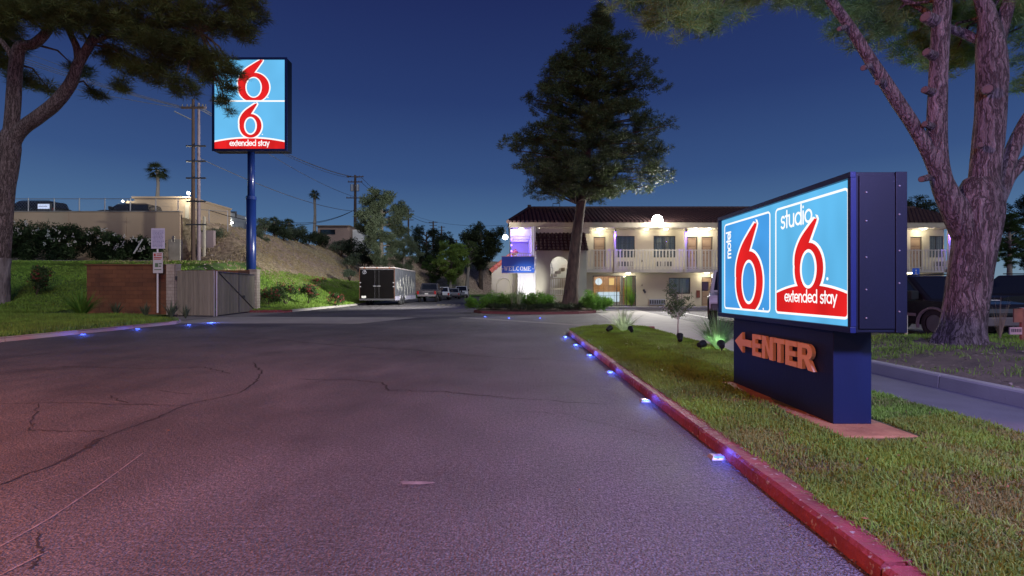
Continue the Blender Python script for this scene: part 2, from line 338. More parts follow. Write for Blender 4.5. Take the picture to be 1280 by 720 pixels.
for Y in ys:
    for d in ds:
        X = edge(Y) - d; tv.append((X, Y, zt(X, Y)))
        D = -12.3 - X if 17 < Y else d
        if Y > 26: D = d
        g = 1.0
        lim = 4.2 + .3 * math.sin(Y * .35) - .05 * max(0, Y - 40) if Y > 34 else 30
        if X < -19 and Y > 26: lim = 30 if Y < 36.0 else 0
        elif Y > 26: lim = min(lim, 6.0) if Y > 31 or X > -17 else 7
        g = 1 - sstep(lim - .5, lim + .5, D)
        if X < -25.2 and Y > 38: g = .2
        gm.append(g)
nd = len(ds)
for i in range(len(ys) - 1):
    for j in range(nd - 1): tf.append((i * nd + j, i * nd + j + 1, (i + 1) * nd + j + 1, (i + 1) * nd + j))
m = bpy.data.materials.new('hillside_earth_and_turf'); m.use_nodes = True; nt = m.node_tree; N = nt.nodes; Lk = nt.links.new
at_ = N.new('ShaderNodeAttribute'); at_.attribute_name = 'turf'; g_ = N.new('ShaderNodeNewGeometry').outputs['Position']
n1 = N.new('ShaderNodeTexNoise'); n1.inputs['Scale'].default_value = 1.1; n1.inputs['Detail'].default_value = 8; Lk(g_, n1.inputs['Vector'])
ad = N.new('ShaderNodeMath'); ad.operation = 'ADD'; Lk(at_.outputs['Fac'], ad.inputs[0]); Lk(n1.outputs[0], ad.inputs[1])
mr = N.new('ShaderNodeMapRange'); mr.inputs[1].default_value = .85; mr.inputs[2].default_value = 1.1; Lk(ad.outputs[0], mr.inputs[0])
n2 = N.new('ShaderNodeTexNoise'); n2.inputs['Scale'].default_value = 3.5; n2.inputs['Detail'].default_value = 9; n2.inputs['Roughness'].default_value = .7; Lk(g_, n2.inputs['Vector'])
n3 = N.new('ShaderNodeTexNoise'); n3.inputs['Scale'].default_value = .16; n3.inputs['Detail'].default_value = 4; Lk(g_, n3.inputs['Vector'])
def mixc(f, a, b_):
    x = N.new('ShaderNodeMix'); x.data_type = 'RGBA'; Lk(f, x.inputs[0])
    for i, q in ((6, a), (7, b_)):
        if isinstance(q, tuple): x.inputs[i].default_value = (*q, 1)
        else: Lk(q, x.inputs[i])
    return x.outputs[2]
def mrg(o, a, b_):
    r = N.new('ShaderNodeMapRange'); r.inputs[1].default_value = a; r.inputs[2].default_value = b_; Lk(o, r.inputs[0]); return r.outputs[0]
dirt = mixc(mrg(n2.outputs[0], .35, .65), (.16, .10, .07), (.58, .43, .31)); dirt = mixc(mrg(n3.outputs[0], .45, .62), dirt, mixc(mrg(n2.outputs[0], .4, .6), (.24, .20, .10), (.58, .47, .29)))
turf = mixc(mrg(n1.outputs[0], .35, .65), (.045, .085, .018), (.10, .19, .03))
Lk(mixc(mr.outputs[0], dirt, turf), N['Principled BSDF'].inputs['Base Color']); N['Principled BSDF'].inputs['Roughness'].default_value = .9
bp = N.new('ShaderNodeBump'); bp.inputs['Distance'].default_value = .14; Lk(n2.outputs[0], bp.inputs['Height']); Lk(bp.outputs[0], N['Principled BSDF'].inputs['Normal'])
HILL = m
me = bpy.data.meshes.new('hillside'); me.from_pydata(tv, [], [f[::-1] for f in tf]); me.update(); me.materials.append(m)
a_ = me.attributes.new('turf', 'FLOAT', 'POINT'); a_.data.foreach_set('value', gm); me.polygons.foreach_set('use_smooth', [True] * len(me.polygons))
if me.polygons[0].normal.z < 0: me.flip_normals()
tag(link('hillside', me), kind='structure')
# ---------------------------------------------------------------- kerbs: stones laid end to end
def kerb(name, path, wdt, h, mats, seg=1.8, gap=.020, chip=True, group=None):
    base = MB(); pts = [Vector(p) for p in path]
    root = None; b0 = MB()
    # one thin bedding strip holds the stones
    for a, b_ in zip(pts[:-1], pts[1:]):
        d = (b_ - a).normalized(); n = Vector((-d.y, d.x, 0)); q = [a + n * .02, b_ + n * .02, b_ + n * (wdt - .02), a + n * (wdt - .02)]
        b0.prism([(p.x, p.y) for p in q], lambda u, v, w_: (u, v, -.05 + w_), h * .75 + .05)
    root = b0.build(name, CONC_D, kind='structure', group=group)
    k = 0; acc = 0
    P = [pts[0]]
    for a, b_ in zip(pts[:-1], pts[1:]):
        Ls = (b_ - a).length; nseg = max(1, round(Ls / seg))
        for i in range(nseg): P.append(a.lerp(b_, (i + 1) / nseg))
    for i in range(len(P) - 1):
        a, b_ = P[i], P[i + 1]; d = (b_ - a).normalized(); n = Vector((-d.y, d.x, 0)); Ls = (b_ - a).length
        prof = [(-.0, -.04), (.012, h - .02), (.03, h), (wdt, h + random.uniform(0, .004)), (wdt, -.04)]
        g = MB(); jx, jz_ = (random.uniform(-.006, .006), random.uniform(-.006, .006)) if chip else (0, 0); ns_ = max(2, int(Ls / .12)) if a.y < 12 and chip else 2; vs = []
        for s_ in range(ns_ + 1):
            t = gap / 2 + (Ls - gap) * s_ / ns_
            for pi_, (u, z) in enumerate(prof):
                jt = noise.noise(Vector(((a + d * t).x * 3, (a + d * t).y * 3, u * 20 + z * 20))) * .007 if chip else 0
                p = a + d * t + n * (u + jt + jx); vs.append((p.x, p.y, z + jt * .5 + jz_))
        fs = []
        for s_ in range(ns_):
            for q in range(4): fs.append((s_ * 5 + q, s_ * 5 + q + 1, s_ * 5 + q + 6, s_ * 5 + q + 5))
        fs += [(0, 1, 2, 3, 4), tuple(ns_ * 5 + q for q in (4, 3, 2, 1, 0))]
        g.add(vs, fs); g.build('kerb_stone', mats(P[i]), root)
    return root
redf = lambda p: RED_KERB if p.y < 9.3 else M('faded_red_kerb', (.42, .30, .28), .6, col2=(.34, .06, .07), ns=5, bump=.5, bs=30)
arc = [(1.56 + 1.6 - 1.6 * math.cos(a), 13.3 + 1.9 * math.sin(a), 0) for a in (0, .4, .8, 1.2, PI / 2)]
kerb('island_kerb', [(4.5, 15.3, 0), (3.16, 15.2, 0)][::1] + arc[::-1][1:] + [(1.56, 4.05, 0), (1.56, -4, 0)], -.0 + .15, .085, redf, 2.05)
kerb('island_edging', [(4.22, -6, 0), (4.22, 12.5, 0), (4.25, 15.0, 0)][::-1], -.13, .05, lambda p: CONC, 3.0, chip=False)
kerb('bank_kerb', [(5.40, -6, 0), (5.40, 8.5, 0), (5.6, 9.3, 0), (6.3, 9.9, 0), (13, 10.1, 0), (40, 10.2, 0)][::-1], .15, .17, lambda p: CONC, 2.4, chip=False)
kerb('verge_kerb', [(-12.15, -12, 0), (-12.15, 17.4, 0), (-12.6, 18.3, 0), (-13.4, 18.8, 0), (-15.4, 19.1, 0)], .16, .11, lambda p: M('washed_red_kerb', (.40, .22, .21), .7, col2=(.34, .30, .27), ns=1.8, bump=.6, bs=30), 2.0)
kerb('slope_kerb', [(-15.4, 25.9, 0), (-13.9, 26.1, 0), (-12.8, 26.2, 0), (-12.3, 26.9, 0), (-12.3, 88, 0)], .16, .13, lambda p: RED_KERB if p.y < 26.8 else CONC, 2.6, chip=False)
kerb('bend_kerb', [(-12.1, 89, 0), (-4, 111, 0), (30, 121.5, 0)], .3, .35, lambda p: RED_KERB, 5, chip=False)
# ---------------------------------------------------------------- island turf (right) and the bank under the big pine
def turf_slab(name, poly, zf, m, n=60):
    xs = [p[0] for p in poly]; yv = [p[1] for p in poly]; from_ = []
    def inside(x, y):
        c = False
        for i in range(len(poly)):
            (x1, y1), (x2, y2) = poly[i], poly[i - 1]
            if (y1 > y) != (y2 > y) and x < (x2 - x1) * (y - y1) / (y2 - y1) + x1: c = not c
        return c
    return inside
isl = [(1.71, -4), (1.71, 13.3), (1.9, 14.2), (2.5, 14.9), (3.16, 15.06), (4.22, 14.95), (4.09, 12.5), (4.09, -6)]
def zi(x, y): return .075 + .05 * math.sin(max(0, min(1, (x - 1.7) / 2.5)) * PI) + .018 * noise.noise(Vector((x * 1.6, y * 1.6, 0)))
def gridmesh(name, xs, ys_, zf, m, clip=None, **kw):
    v = [(x, y, zf(x, y)) for y in ys_ for x in xs]; n = len(xs); fs = []
    for i in range(len(ys_) - 1):
        for j in range(n - 1):
            cx, cy = (xs[j] + xs[j + 1]) / 2, (ys_[i] + ys_[i + 1]) / 2
            if clip is None or clip(cx, cy): fs.append((i * n + j, i * n + j + 1, (i + 1) * n + j + 1, (i + 1) * n + j))
    me = bpy.data.meshes.new(name); me.from_pydata(v, [], fs); me.update(); me.materials.append(m); me.polygons.foreach_set('use_smooth', [True] * len(fs))
    return tag(link(name, me), **kw)
ins = turf_slab('', isl, None, None)
THATCH = M('thatch_soil', (.055, .10, .022), .95, col2=(.070, .055, .025), ns=5, bump=.8, bs=60)
gridmesh('island_lawn', list(np.linspace(1.70, 4.10, 25)), list(np.arange(-4, 14.2, .12)), zi, THATCH, kind='structure')
sheet('island_tip_lawn', [(1.71, 14.05), (1.9, 14.2), (2.5, 14.9), (3.16, 15.06), (4.22, 15.0), (4.1, 14.05)], .075, THATCH)
def zb(x, y): return .16 + .20 * sstep(5.5, 7.4, x) * (1 - sstep(9.2, 10.1, y)) + .03 * noise.noise(Vector((x * 1.2, y * 1.2, 5))) * sstep(5.5, 6.2, x)
BANKM = M('bank_soil', (.16, .115, .085), .95, col2=(.07, .05, .04), ns=2.6, bump=1, bs=22)
gridmesh('tree_bank', list(np.arange(5.54, 14, .25)) + [16, 20, 40], list(np.arange(-6, 10.1, .3)), zb, BANKM, kind='structure', clip=lambda x, y: not (x < 6.3 and y > 8.7 + (x - 5.54) * 1.3))
# motel planter and walkway
pl = [(-2.1, 26.2), (-1.6, 25.0), (-.2, 24.3), (1.6, 24.05), (3.4, 24.5), (4.5, 25.6), (4.7, 27), (4.3, 28.6), (0, 29.1), (-2.0, 28.7)]
kerb('planter_kerb', [(x, y, 0) for x, y in pl] + [(-2.1, 26.2, 0)], -.16 if False else .16, .13, lambda p: M('dusky_red_kerb', (.20, .06, .06), .7, ns=6, bump=.4, bs=30), 1.5, chip=False)
sheet('planter_soil', [(x * .97 + .04, y * .99 + .27) for x, y in pl], .15, SOIL)
gridmesh('motel_walkway', list(np.arange(4.7, 31, 1.31)), [30.55, 31.5, 32.75], lambda x, y: .13, CONC, kind='structure')
b = MB(); b.box(4.7, 31, 30.45, 30.55, 0, .128); b.build('walkway_kerb', CONC_D, kind='structure')
sheet('motel_forecourt_slab', [(-1.2, 28.9), (4.6, 28.9), (4.65, 33.5), (-1.2, 34)], .006, CONC)
# ================================================================ GRASS (real blades, uncountable)
def blades(name, pts, hs, ws, mat, lean=.5, kind='stuff', parent=None):
    n = len(pts); P = np.array(pts); a = np.random.rand(n) * 2 * PI; h = np.array(hs) * (.55 + .9 * np.random.rand(n)); wd = np.array(ws)
    d = np.stack([np.cos(a), np.sin(a), np.zeros(n)], 1); b_ = np.random.rand(n) * 2 * PI; l = (np.random.rand(n) ** 1.3) * lean * 1.6
    ld = np.stack([np.cos(b_), np.sin(b_), np.zeros(n)], 1) * (l * h)[:, None]
    up = np.array([0, 0, 1.0]) * h[:, None]
    v0 = P - d * wd[:, None] / 2; v1 = P + d * wd[:, None] / 2
    v2 = P + ld * .35 + up * .55 + d * wd[:, None] * .4; v3 = P + ld * .35 + up * .55 - d * wd[:, None] * .4; v4 = P + ld + up * (1 - .35 * l)[:, None]
    V = np.stack([v0, v1, v2, v3, v4], 1).reshape(-1, 3); i = np.arange(n)[:, None] * 5
    Fc = np.concatenate([i + [0, 1, 2], i + [0, 2, 3], i + [3, 2, 4]], 0)
    return tag(link(name, npmesh(name, V, Fc, mat), parent), kind=kind)
def scatter(n, x0, x1, y0, y1, zf, ok=None, near=0.0):
    out = []
    while len(out) < n:
        y = y0 + (y1 - y0) * random.random() ** (1 + near); x = random.uniform(x0, x1)
        if ok is None or ok(x, y): out.append((x, y, zf(x, y) - .004))
    return out
slab_ok = lambda x, y: not (2.53 < x < 3.14 and 3.62 < y < 5.86)
def patchy(x, y): return noise.noise(Vector((x * 1.7, y * 1.7, 1))) * .5 + noise.noise(Vector((x * 5, y * 5, 7))) * .3
def ok_i(x, y):
    if not slab_ok(x, y): return False
    return random.random() < .80 + .9 * patchy(x, y) + .25 * sstep(4, 9, y)
pts = scatter(230000, 1.68, 4.12, 1.4, 15, zi, lambda x, y: ok_i(x, y) and (y < 14.1 or ins(x, y)), near=1.0)
dry_ = [patchy(p[0] + 9, p[1]) + random.gauss(0, .13) > -.12 - .06 * (p[1] - 4) for p in pts]; A = [p for p, q in zip(pts, dry_) if q]; B = [p for p, q in zip(pts, dry_) if not q]
blades('lawn_grass', A, [.038 + .0012 * p[1] + .014 * max(0, patchy(p[0], p[1])) for p in A], [.0035 + .0012 * p[1] for p in A], BLADE, .9)
blades('lawn_grass', B, [.030 + .001 * p[1] for p in B], [.0035 + .001 * p[1] for p in B], DRYB, 1.1)
pts = scatter(30000, 5.5, 14, 3.5, 10, zb, lambda x, y: random.random() < (.9 if y > 7.4 or x > 8.6 else .12) + patchy(x, y) and (x - 7.45) ** 2 + (y - 8.05) ** 2 > .30 and not (x < 6.4 and y > 8.5 + (x - 5.54) * 1.2))
blades('bank_grass', pts, [.06] * len(pts), [.011] * len(pts), BLADE, .8)
pts = scatter(70000, -28, -12.3, 9, 20.5, zt, lambda x, y: x < edge(y) - .1 and x > -1.12 * y - 1); blades('verge_grass', pts, [.13] * len(pts), [.022] * len(pts), BLADE, .6)
pts = scatter(55000, -38, -19.9, 20.5, 36, zt, lambda x, y: x > -1.12 * y - 1); blades('upper_lawn_grass', pts, [.10] * len(pts), [.035] * len(pts), BLADE, .6)
pts = scatter(45000, -19.3, -12.4, 26.3, 60, zt, lambda x, y: x < edge(y) - .1 and edge(y) - x < 6.3 + .8 * patchy(x, y) - .05 * max(0, y - 38)); blades('slope_grass', pts, [.12] * len(pts), [.035] * len(pts), BLADE, .6)
# dry weeds and stones over the bare hillside
pts = scatter(16000, -27, -15, 31, 95, zt, lambda x, y: edge(y) - x > 5.5 and random.random() < .3 + 1.5 * patchy(x * .3, y * .3)); blades('dry_hillside_weeds', pts, [.16] * len(pts), [.05] * len(pts), M('dry_weed', (.36, .29, .15), .8, ns=2, trans=.2), .9)
b = MB()
for i in range(1100):
    y = random.uniform(30, 70); x = edge(y) - random.uniform(5.5, 14)
    if x < -25 and y < 38: continue
    s_ = random.uniform(.03, .11) * (2 if random.random() < .06 else 1); z = zt(x, y)
    q = [(x + s_ * math.cos(a) * random.uniform(.7, 1.2), y + s_ * math.sin(a), z) for a in (0, 1.57, 3.14, 4.71)]
    b.add(q + [(x, y, z + s_ * .8)], [(0, 1, 4), (1, 2, 4), (2, 3, 4), (3, 0, 4)])
b.build('hillside_stones', M('pale_stone', (.36, .30, .26), .9, ns=3, amt=.7), fix=False, kind='stuff')
# fallen leaves, seed cones and litter on the near turf
def litter(name, n, reg, zf, m, s0, s1):
    b = MB()
    for i in range(n):
        x, y = random.uniform(*reg[0]), random.uniform(*reg[1]); z = zf(x, y) + .035 * random.random(); s_ = random.uniform(s0, s1); a = random.random() * 6.3; t = random.uniform(-.5, .5)
        c, s2 = math.cos(a), math.sin(a)
        b.quad((x - c * s_, y - s2 * s_, z + t * s_), (x + s2 * s_ * .5, y - c * s_ * .5, z), (x + c * s_, y + s2 * s_, z - t * s_ * .4 + s_ * .2), (x - s2 * s_ * .5, y + c * s_ * .5, z + .3 * s_))
    b.build(name, m, fix=False, kind='stuff')
litter('fallen_leaves', 420, ((1.75, 4), (1.6, 8)), zi, M('dead_leaf', (.30, .15, .06), .8, ns=9, amt=.6), .006, .018)
litter('wood_chips', 500, ((5.6, 9), (5, 8.6)), zb, M('wood_chip', (.30, .23, .18), .9, ns=9, amt=.6), .01, .035)
litter('road_litter', 160, ((-5, 1.5), (1.6, 9)), lambda x, y: -.012, M('dead_leaf', (.30, .15, .06)), .004, .012)
litter('gutter_debris', 420, ((1.38, 1.56), (1.6, 10)), lambda x, y: .004, M('wet_leaf', (.16, .09, .04), .8, ns=9, amt=.6), .004, .012)
# ================================================================ LETTERING (monoline strokes) and the figure six
def arcp(cx, cy, rx, ry, a0, a1, n=14): return [(cx + rx * math.cos(R(a0 + (a1 - a0) * i / n)), cy + ry * math.sin(R(a0 + (a1 - a0) * i / n))) for i in range(n + 1)]
GL = {
 'o': (.92, [arcp(.46, .48, .38, .42, 0, 360, 22)]),
 'm': (1.22, [[(.1, 0), (.1, .9)], [(.1, .55)] + arcp(.35, .6, .25, .3, 180, 0) + [(.60, 0)], [(.60, .55)] + arcp(.85, .6, .25, .3, 180, 0) + [(1.10, 0)]]),
 'n': (.78, [[(.1, 0), (.1, .9)], [(.1, .55)] + arcp(.37, .58, .27, .32, 180, 0) + [(.64, 0)]]),
 't': (.46, [[(.22, 1.28), (.22, 0)], [(.03, .88), (.43, .88)]]),
 'e': (.88, [[(.1, .48), (.82, .48)] + arcp(.45, .48, .37, .42, 0, 318, 20)]),
 'l': (.25, [[(.1, 0), (.1, 1.42)]]),
 's': (.62, [arcp(.30, .67, .20, .22, 30, 250, 12) + arcp(.30, .24, .24, .24, 70, -150, 12)]),
 'u': (.80, [[(.1, .9), (.1, .33)] + arcp(.38, .33, .28, .33, 180, 360) + [(.66, .9)], [(.66, .33), (.66, 0)]]),
 'd': (.95, [arcp(.44, .46, .36, .42, 0, 360, 22), [(.80, 0), (.80, 1.42)]]),
 'a': (.95, [arcp(.44, .46, .36, .42, 0, 360, 22), [(.80, 0), (.80, .9)]]),
 'i': (.25, [[(.1, 0), (.1, .9)], [(.1, 1.2), (.1, 1.24)]]),
 'x': (.70, [[(.04, 0), (.62, .9)], [(.62, 0), (.04, .9)]]),
 'y': (.72, [[(.04, .9), (.36, .08)], [(.68, .9), (.22, -.38)]]),
 ' ': (.45, []), }
def word(text, u0, v0, width, sw=.17, vert=False):
    """list of flat polygons"""
    tot = sum(GL[c][0] for c in text); s = width / tot; cx = 0; out = []
    for c in text:
        for st in GL[c][1]:
            P = [((cx + x) * s, y * s) for x, y in st]
            if vert: P = [(-y, x) for x, y in P]
            P = [(u0 + x, v0 + y) for x, y in P]; h = sw * s / 2
            for a, b_ in zip(P[:-1], P[1:]):
                dx, dy = b_[0] - a[0], b_[1] - a[1]; l = math.hypot(dx, dy) or 1e-9; nx, ny = -dy / l * h, dx / l * h
                out.append([(a[0] + nx, a[1] + ny), (a[0] - nx, a[1] - ny), (b_[0] - nx, b_[1] - ny), (b_[0] + nx, b_[1] + ny)])
            for p in P: out.append([(p[0] + h * math.cos(k * PI / 4), p[1] + h * math.sin(k * PI / 4)) for k in range(8)])
        cx += GL[c][0]
    return out
def ell(cx, cy, rx, ry, n=40): return [(cx + rx * math.cos(2 * PI * i / n), cy + ry * math.sin(2 * PI * i / n)) for i in range(n)]
def stem(pts, grow=0, n=8):
    P, Rr = smooth_path([(x, y, 0, r) for x, y, r in pts], n); Lf, Rt = [], []
    for i, p in enumerate(P):
        a = P[max(i - 1, 0)]; b_ = P[min(i + 1, len(P) - 1)]; dx, dy = b_[0] - a[0], b_[1] - a[1]; l = math.hypot(dx, dy); h = Rr[i] + grow
        Lf.append((p[0] - dy / l * h, p[1] + dx / l * h)); Rt.append((p[0] + dy / l * h, p[1] - dx / l * h))
    a, b_ = P[0], P[1]; dx, dy = a[0] - b_[0], a[1] - b_[1]; l = math.hypot(dx, dy); h = Rr[0] + grow
    th = math.atan2(dy, dx); capp = [(a[0] + h * math.cos(th + q), a[1] + h * math.sin(th + q)) for q in (-PI / 4, 0, PI / 4)]
    return Lf + Rt[::-1] + capp
def clipv(poly, vmin=None, vmax=None):
    out = []
    for lim, sg in ((vmin, 1), (vmax, -1)):
        if lim is None: continue
        out = []
        for i in range(len(poly)):
            a, b_ = poly[i - 1], poly[i]; ia, ib = (a[1] - lim) * sg >= 0, (b_[1] - lim) * sg >= 0
            if ia != ib:
                t = (lim - a[1]) / (b_[1] - a[1]); out.append((a[0] + (b_[0] - a[0]) * t, lim))
            if ib: out.append(b_)
        poly = out
    return poly
def six(cu, cv, su, sv, vmin=None, out=.03):
    """the numeral: (white polys, red polys, white hole, blue hole). cu,cv: centre of the bowl; unit size: bowl .315 x .35"""
    S = lambda x, y: (cu + x * su, cv + y * sv)
    st = [(.155, .645, .030), (.02, .50, .072), (-.10, .36, .105), (-.185, .20, .120), (-.205, .05, .115)]
    def mk(grow):
        stp = [S(x / 1, y) for x, y in stem(st, grow)]; bw = [S(x, y) for x, y in ell(0, 0, .315 + grow, .355 + grow)]
        return [clipv(p, vmin) for p in (stp, bw)] if vmin is not None else [stp, bw]
    wh = clipv(ell(cu, cv - .0 * sv, (.140 + out) * su, (.225 + out) * sv), vmin) if vmin is not None else ell(cu, cv, (.140 + out) * su, (.225 + out) * sv)
    bh = ell(cu, cv, .140 * su, .225 * sv); bh = clipv(bh, vmin + .012) if vmin is not None else bh
    return mk(out), mk(0), [wh], [bh]
S_BLUE = E('sign_panel_blue', (.135, .540, .93), 1.0, ns=2.2, lo=.80, stretch=(1, 1.6, .5)); S_WHITE = E('sign_white', (1, 1, 1), 1.06)
S_RED = E('sign_red', (.86, .020, .022), 1.0, ns=2.2, lo=.75, stretch=(1, 1.6, .5)); S_BLUE_D = E('sign_panel_deep_blue', (.055, .32, .80), 1.0, ns=2, lo=.8)
def rrect(u0, u1, v0, v1, r, n=6):
    out = []
    for cx, cy, a0 in ((u1 - r, v1 - r, 0), (u0 + r, v1 - r, 90), (u0 + r, v0 + r, 180), (u1 - r, v0 + r, 270)): out += arcp(cx, cy, r, r, a0, a0 + 90, n)
    return out
def rframe(u0, u1, v0, v1, r, t):
    a, b_ = rrect(u0, u1, v0, v1, r), rrect(u0 + t, u1 - t, v0 + t, v1 - t, max(.001, r - t)); n = len(a)
    return [[a[i], a[(i + 1) % n], b_[(i + 1) % n], b_[i]] for i in range(n)]
def layer(name, polys, f3, off, m, parent, **kw):
    b = MB()
    for i, p in enumerate(polys):
        if len(p) >= 3: b.flat(p, lambda u, v, o=off + i * 1e-5: f3(u, v, o))
    return b.build(name, m, parent, fix=False, **kw)
# ---------------------------------------------------------------- MONUMENT SIGN
X0, X1, YN, YF, ZB, ZT = 2.63, 3.045, 3.713, 6.115, .916, 2.16
mon = empty('monument_sign', ((X0 + X1) / 2, 4.9, .06), 'low blue monument sign by the kerb with ENTER arrow under its lit face', 'sign')
def pm(o): o.parent = mon; o.matrix_parent_inverse = Matrix.Translation(-Vector(mon.location)); return o
def mbp(b, name, m, root=mon, **kw):
    o = b.build(name, m, None, **kw); o.parent = root; o.matrix_parent_inverse = Matrix.Translation(-Vector(root.location)); return o
b = MB(); b.box(X0 + .03, X1, YN, YF, ZB, ZT); mbp(b, 'cabinet', NAVY, bevel=.006)
b = MB()   # raised rim round the lit face
for (y0, y1, z0, z1) in ((YN, YF, ZT - .042, ZT + .004), (YN, YF, ZB - .004, ZB + .045), (YN - .004, YN + .034, ZB + .045, ZT - .042), (YF - .034, YF + .004, ZB + .045, ZT - .042)): b.box(X0 - .012, X0 + .032, y0, y1, z0, z1)
mbp(b, 'retainer_frame', M('blue_rim', (.008, .018, .10), .35, ns=3, amt=.2), bevel=.004)
b = MB(); b.box(X0 + .05, X1 - .09, YN - .012, YN, ZB + .03, ZT - .03); mbp(b, 'end_panel', NAVY, bevel=.003)
b = MB(); b.box(X1 - .085, X1 + .002, YN - .014, YN - .001, ZB, ZT); mbp(b, 'end_trim', NAVY, bevel=.003)
rv = MB(); rv.tube([(0, 0, 0), (0, -.006, 0)], [.007, .004], 8); rvm = rv.mesh('rivet', STEEL)
for z in (1.03, 1.25, 1.50, 1.78, 2.0):
    for x in (X0 + .10, X1 - .06):
        o = link('rivet', rvm); o.location = (x, YN - .0135, z + (.05 if x > 2.9 else 0)); o.parent = mon; o.matrix_parent_inverse = Matrix.Translation(-Vector(mon.location))
b = MB(); b.box(2.677, 2.997, 4.0, 5.80, .13, ZB - .005); mbp(b, 'pylon', PYLON, bevel=.006)
f_m = lambda u, v, o: (X0 + .028 - o, YF - u, ZB + v)
lf = lambda n, p, o, m_, **k: pm_(layer(n, p, f_m, o, m_, None, **k))
def pm_(o): o.parent = mon; o.matrix_parent_inverse = Matrix.Translation(-Vector(mon.location)); return o
lf('face_panel', [[(.034, .045), (2.368, .045), (2.368, 1.202), (.034, 1.202)]], 0, S_BLUE, label='pale blue backlit face')
UA, UB, VA, VB = .115, 1.185, .095, 1.145; UC, UD = 1.275, 2.335
lf('tinted_panel', [rrect(UA + .01, UB - .01, VA + .01, VB - .01, .04)], .0006, E('sign_panel_mid_blue', (.075, .38, .88), 1, ns=2, lo=.8))
lf('panel_border', rframe(UA, UB, VA, VB, .05, .021), .0035, S_WHITE); lf('panel_border', rframe(UC, UD, VA, VB, .05, .021), .0035, S_WHITE)
w1, r1, h1, k1 = six(UA + .612, VA + .325, .97, .97, VA + .006, .032)
lf('numeral_outline', w1, .0012, S_WHITE); lf('numeral', r1, .0018, S_RED); lf('numeral_hole', h1, .0024, S_WHITE); lf('numeral_hole', k1, .0030, E('sign_panel_mid_blue', (0, 0, 0)))
w1, r1, h1, k1 = six(UC + .535, VA + .425, .665, .66, None, .042)
dome = lambda e: [(UC + .02, VA + .02), (UD - .02, VA + .02)] + [(UD - .02 + (UC - UD + .04) * t, VA + .205 + e + .075 * (1 - (2 * t - 1) ** 2)) for t in [i / 20 for i in range(21)]]
lf('numeral_outline', w1, .0012, S_WHITE); lf('dome_outline', [dome(.022)], .0008, S_WHITE); lf('red_dome', [dome(0)], .0016, S_RED); lf('numeral', r1, .0018, S_RED)
lf('numeral_hole', h1, .0024, S_WHITE); lf('numeral_hole', k1, .0030, S_BLUE)
lf('lettering', word('motel', UA + .18, VA + .62, .33, .24, True), .004, S_WHITE)
lf('lettering', word('studio', UC + .10, VA + .84, .50, .17), .0040, S_WHITE)
lf('lettering', word('extended stay', UC + .165, VA + .125, .76, .19), .004, S_WHITE)
lf('registered_mark', [ell(UA + .93, VA + .035, .012, .012, 12)], .0042, S_WHITE); lf('registered_mark', [ell(UC + .80, VA + .33, .014, .014, 12)], .0042, S_WHITE)
# ENTER: thick block letters, each a part, standing off the pylon
LET = M('enter_letter_paint', (.66, .46, .26), .55, ns=5, amt=.15)
def blk(c):
    if c == 'E': return [(0, 0), (.66, 0), (.66, .2), (.24, .2), (.24, .4), (.6, .4), (.6, .6), (.24, .6), (.24, .8), (.66, .8), (.66, 1), (0, 1)], .74
    if c == 'N': return [(0, 0), (.22, 0), (.22, .66), (.52, 0), (.76, 0), (.76, 1), (.54, 1), (.54, .36), (.24, 1), (0, 1)], .85
    if c == 'T': return [(.27, 0), (.51, 0), (.51, .8), (.76, .8), (.76, 1), (.02, 1), (.02, .8), (.27, .8)], .80
    if c == 'R': return [(0, 0), (.24, 0), (.24, .38), (.34, .38), (.54, 0), (.82, 0), (.58, .42)] + arcp(.48, .69, .27, .31, -55, 90, 9) + [(0, 1), (0, .692), (.24, .692), (.24, .82)] + arcp(.42, .69, .10, .13, 90, -90, 8) + [(.24, .56), (.24, .688), (0, .688)], .84
    return [(.0, .5), (.34, 1.0), (.34, .66), (.72, .66), (.72, .34), (.34, .34), (.34, 0)], .74
hL = .235; yy = 5.80 - .075
# arrow u from x=923 to 944; letters 944-1024
uu = .085
for c, uu, sx in (('<', .128, .55), ('E', .54, .28), ('N', .745, .28), ('T', .965, .26), ('E', 1.175, .28), ('R', 1.375, .287)):
    poly, adv = blk(c); zz = .53; hh = hL
    poly = [(uu + x * sx, zz + y * hh) for x, y in poly]
    b = MB(); b.prism(poly, lambda u, v, w_: (2.677 - .012 - w_, 5.80 - u, v), .034); o = mbp(b, 'arrow' if c == '<' else 'letter', LET, bevel=.0025)
b = MB(); b.box(2.535, 3.115, 3.67, 5.86, -.02, .13); slab = b.build('sign_footing', M('footing_concrete', (.38, .20, .09), .8, col2=(.22, .11, .05), ns=6, bump=.5, bs=40), bevel=.012, label='concrete footing slab under the blue monument sign', cat='footing')  # orange of the sodium lamp is put into the concrete colour
# ---------------------------------------------------------------- POLE SIGN
PY = 30.0; px0, px1 = -18.6, -14.2; pz0, pz1 = 10.05, 15.62
pole = empty('pole_sign', (-16.25, PY + .4, zt(-16.25, PY + .4)), 'tall lit sign on a round blue pole behind the gates', 'sign')
pb = lambda b, n, m_, **k: mbp(b, n, m_, pole, **k)
b = MB(); b.box(px0 - .12, px1 + .12, PY + .03, PY + .72, pz0 - .12, pz1 + .12); pb(b, 'cabinet', NAVY, bevel=.02)
b = MB()
for (a0, a1, c0, c1) in ((px0 - .14, px1 + .14, pz1, pz1 + .14), (px0 - .14, px1 + .14, pz0 - .14, pz0), (px0 - .14, px0, pz0, pz1), (px1, px1 + .14, pz0, pz1)): b.box(a0, a1, PY - .03, PY + .04, c0, c1)
pb(b, 'retainer_frame', M('blue_rim', (0, 0, 0)))
f_p = lambda u, v, o: (px0 + u, PY + .02 - o * 6, pz0 + v)
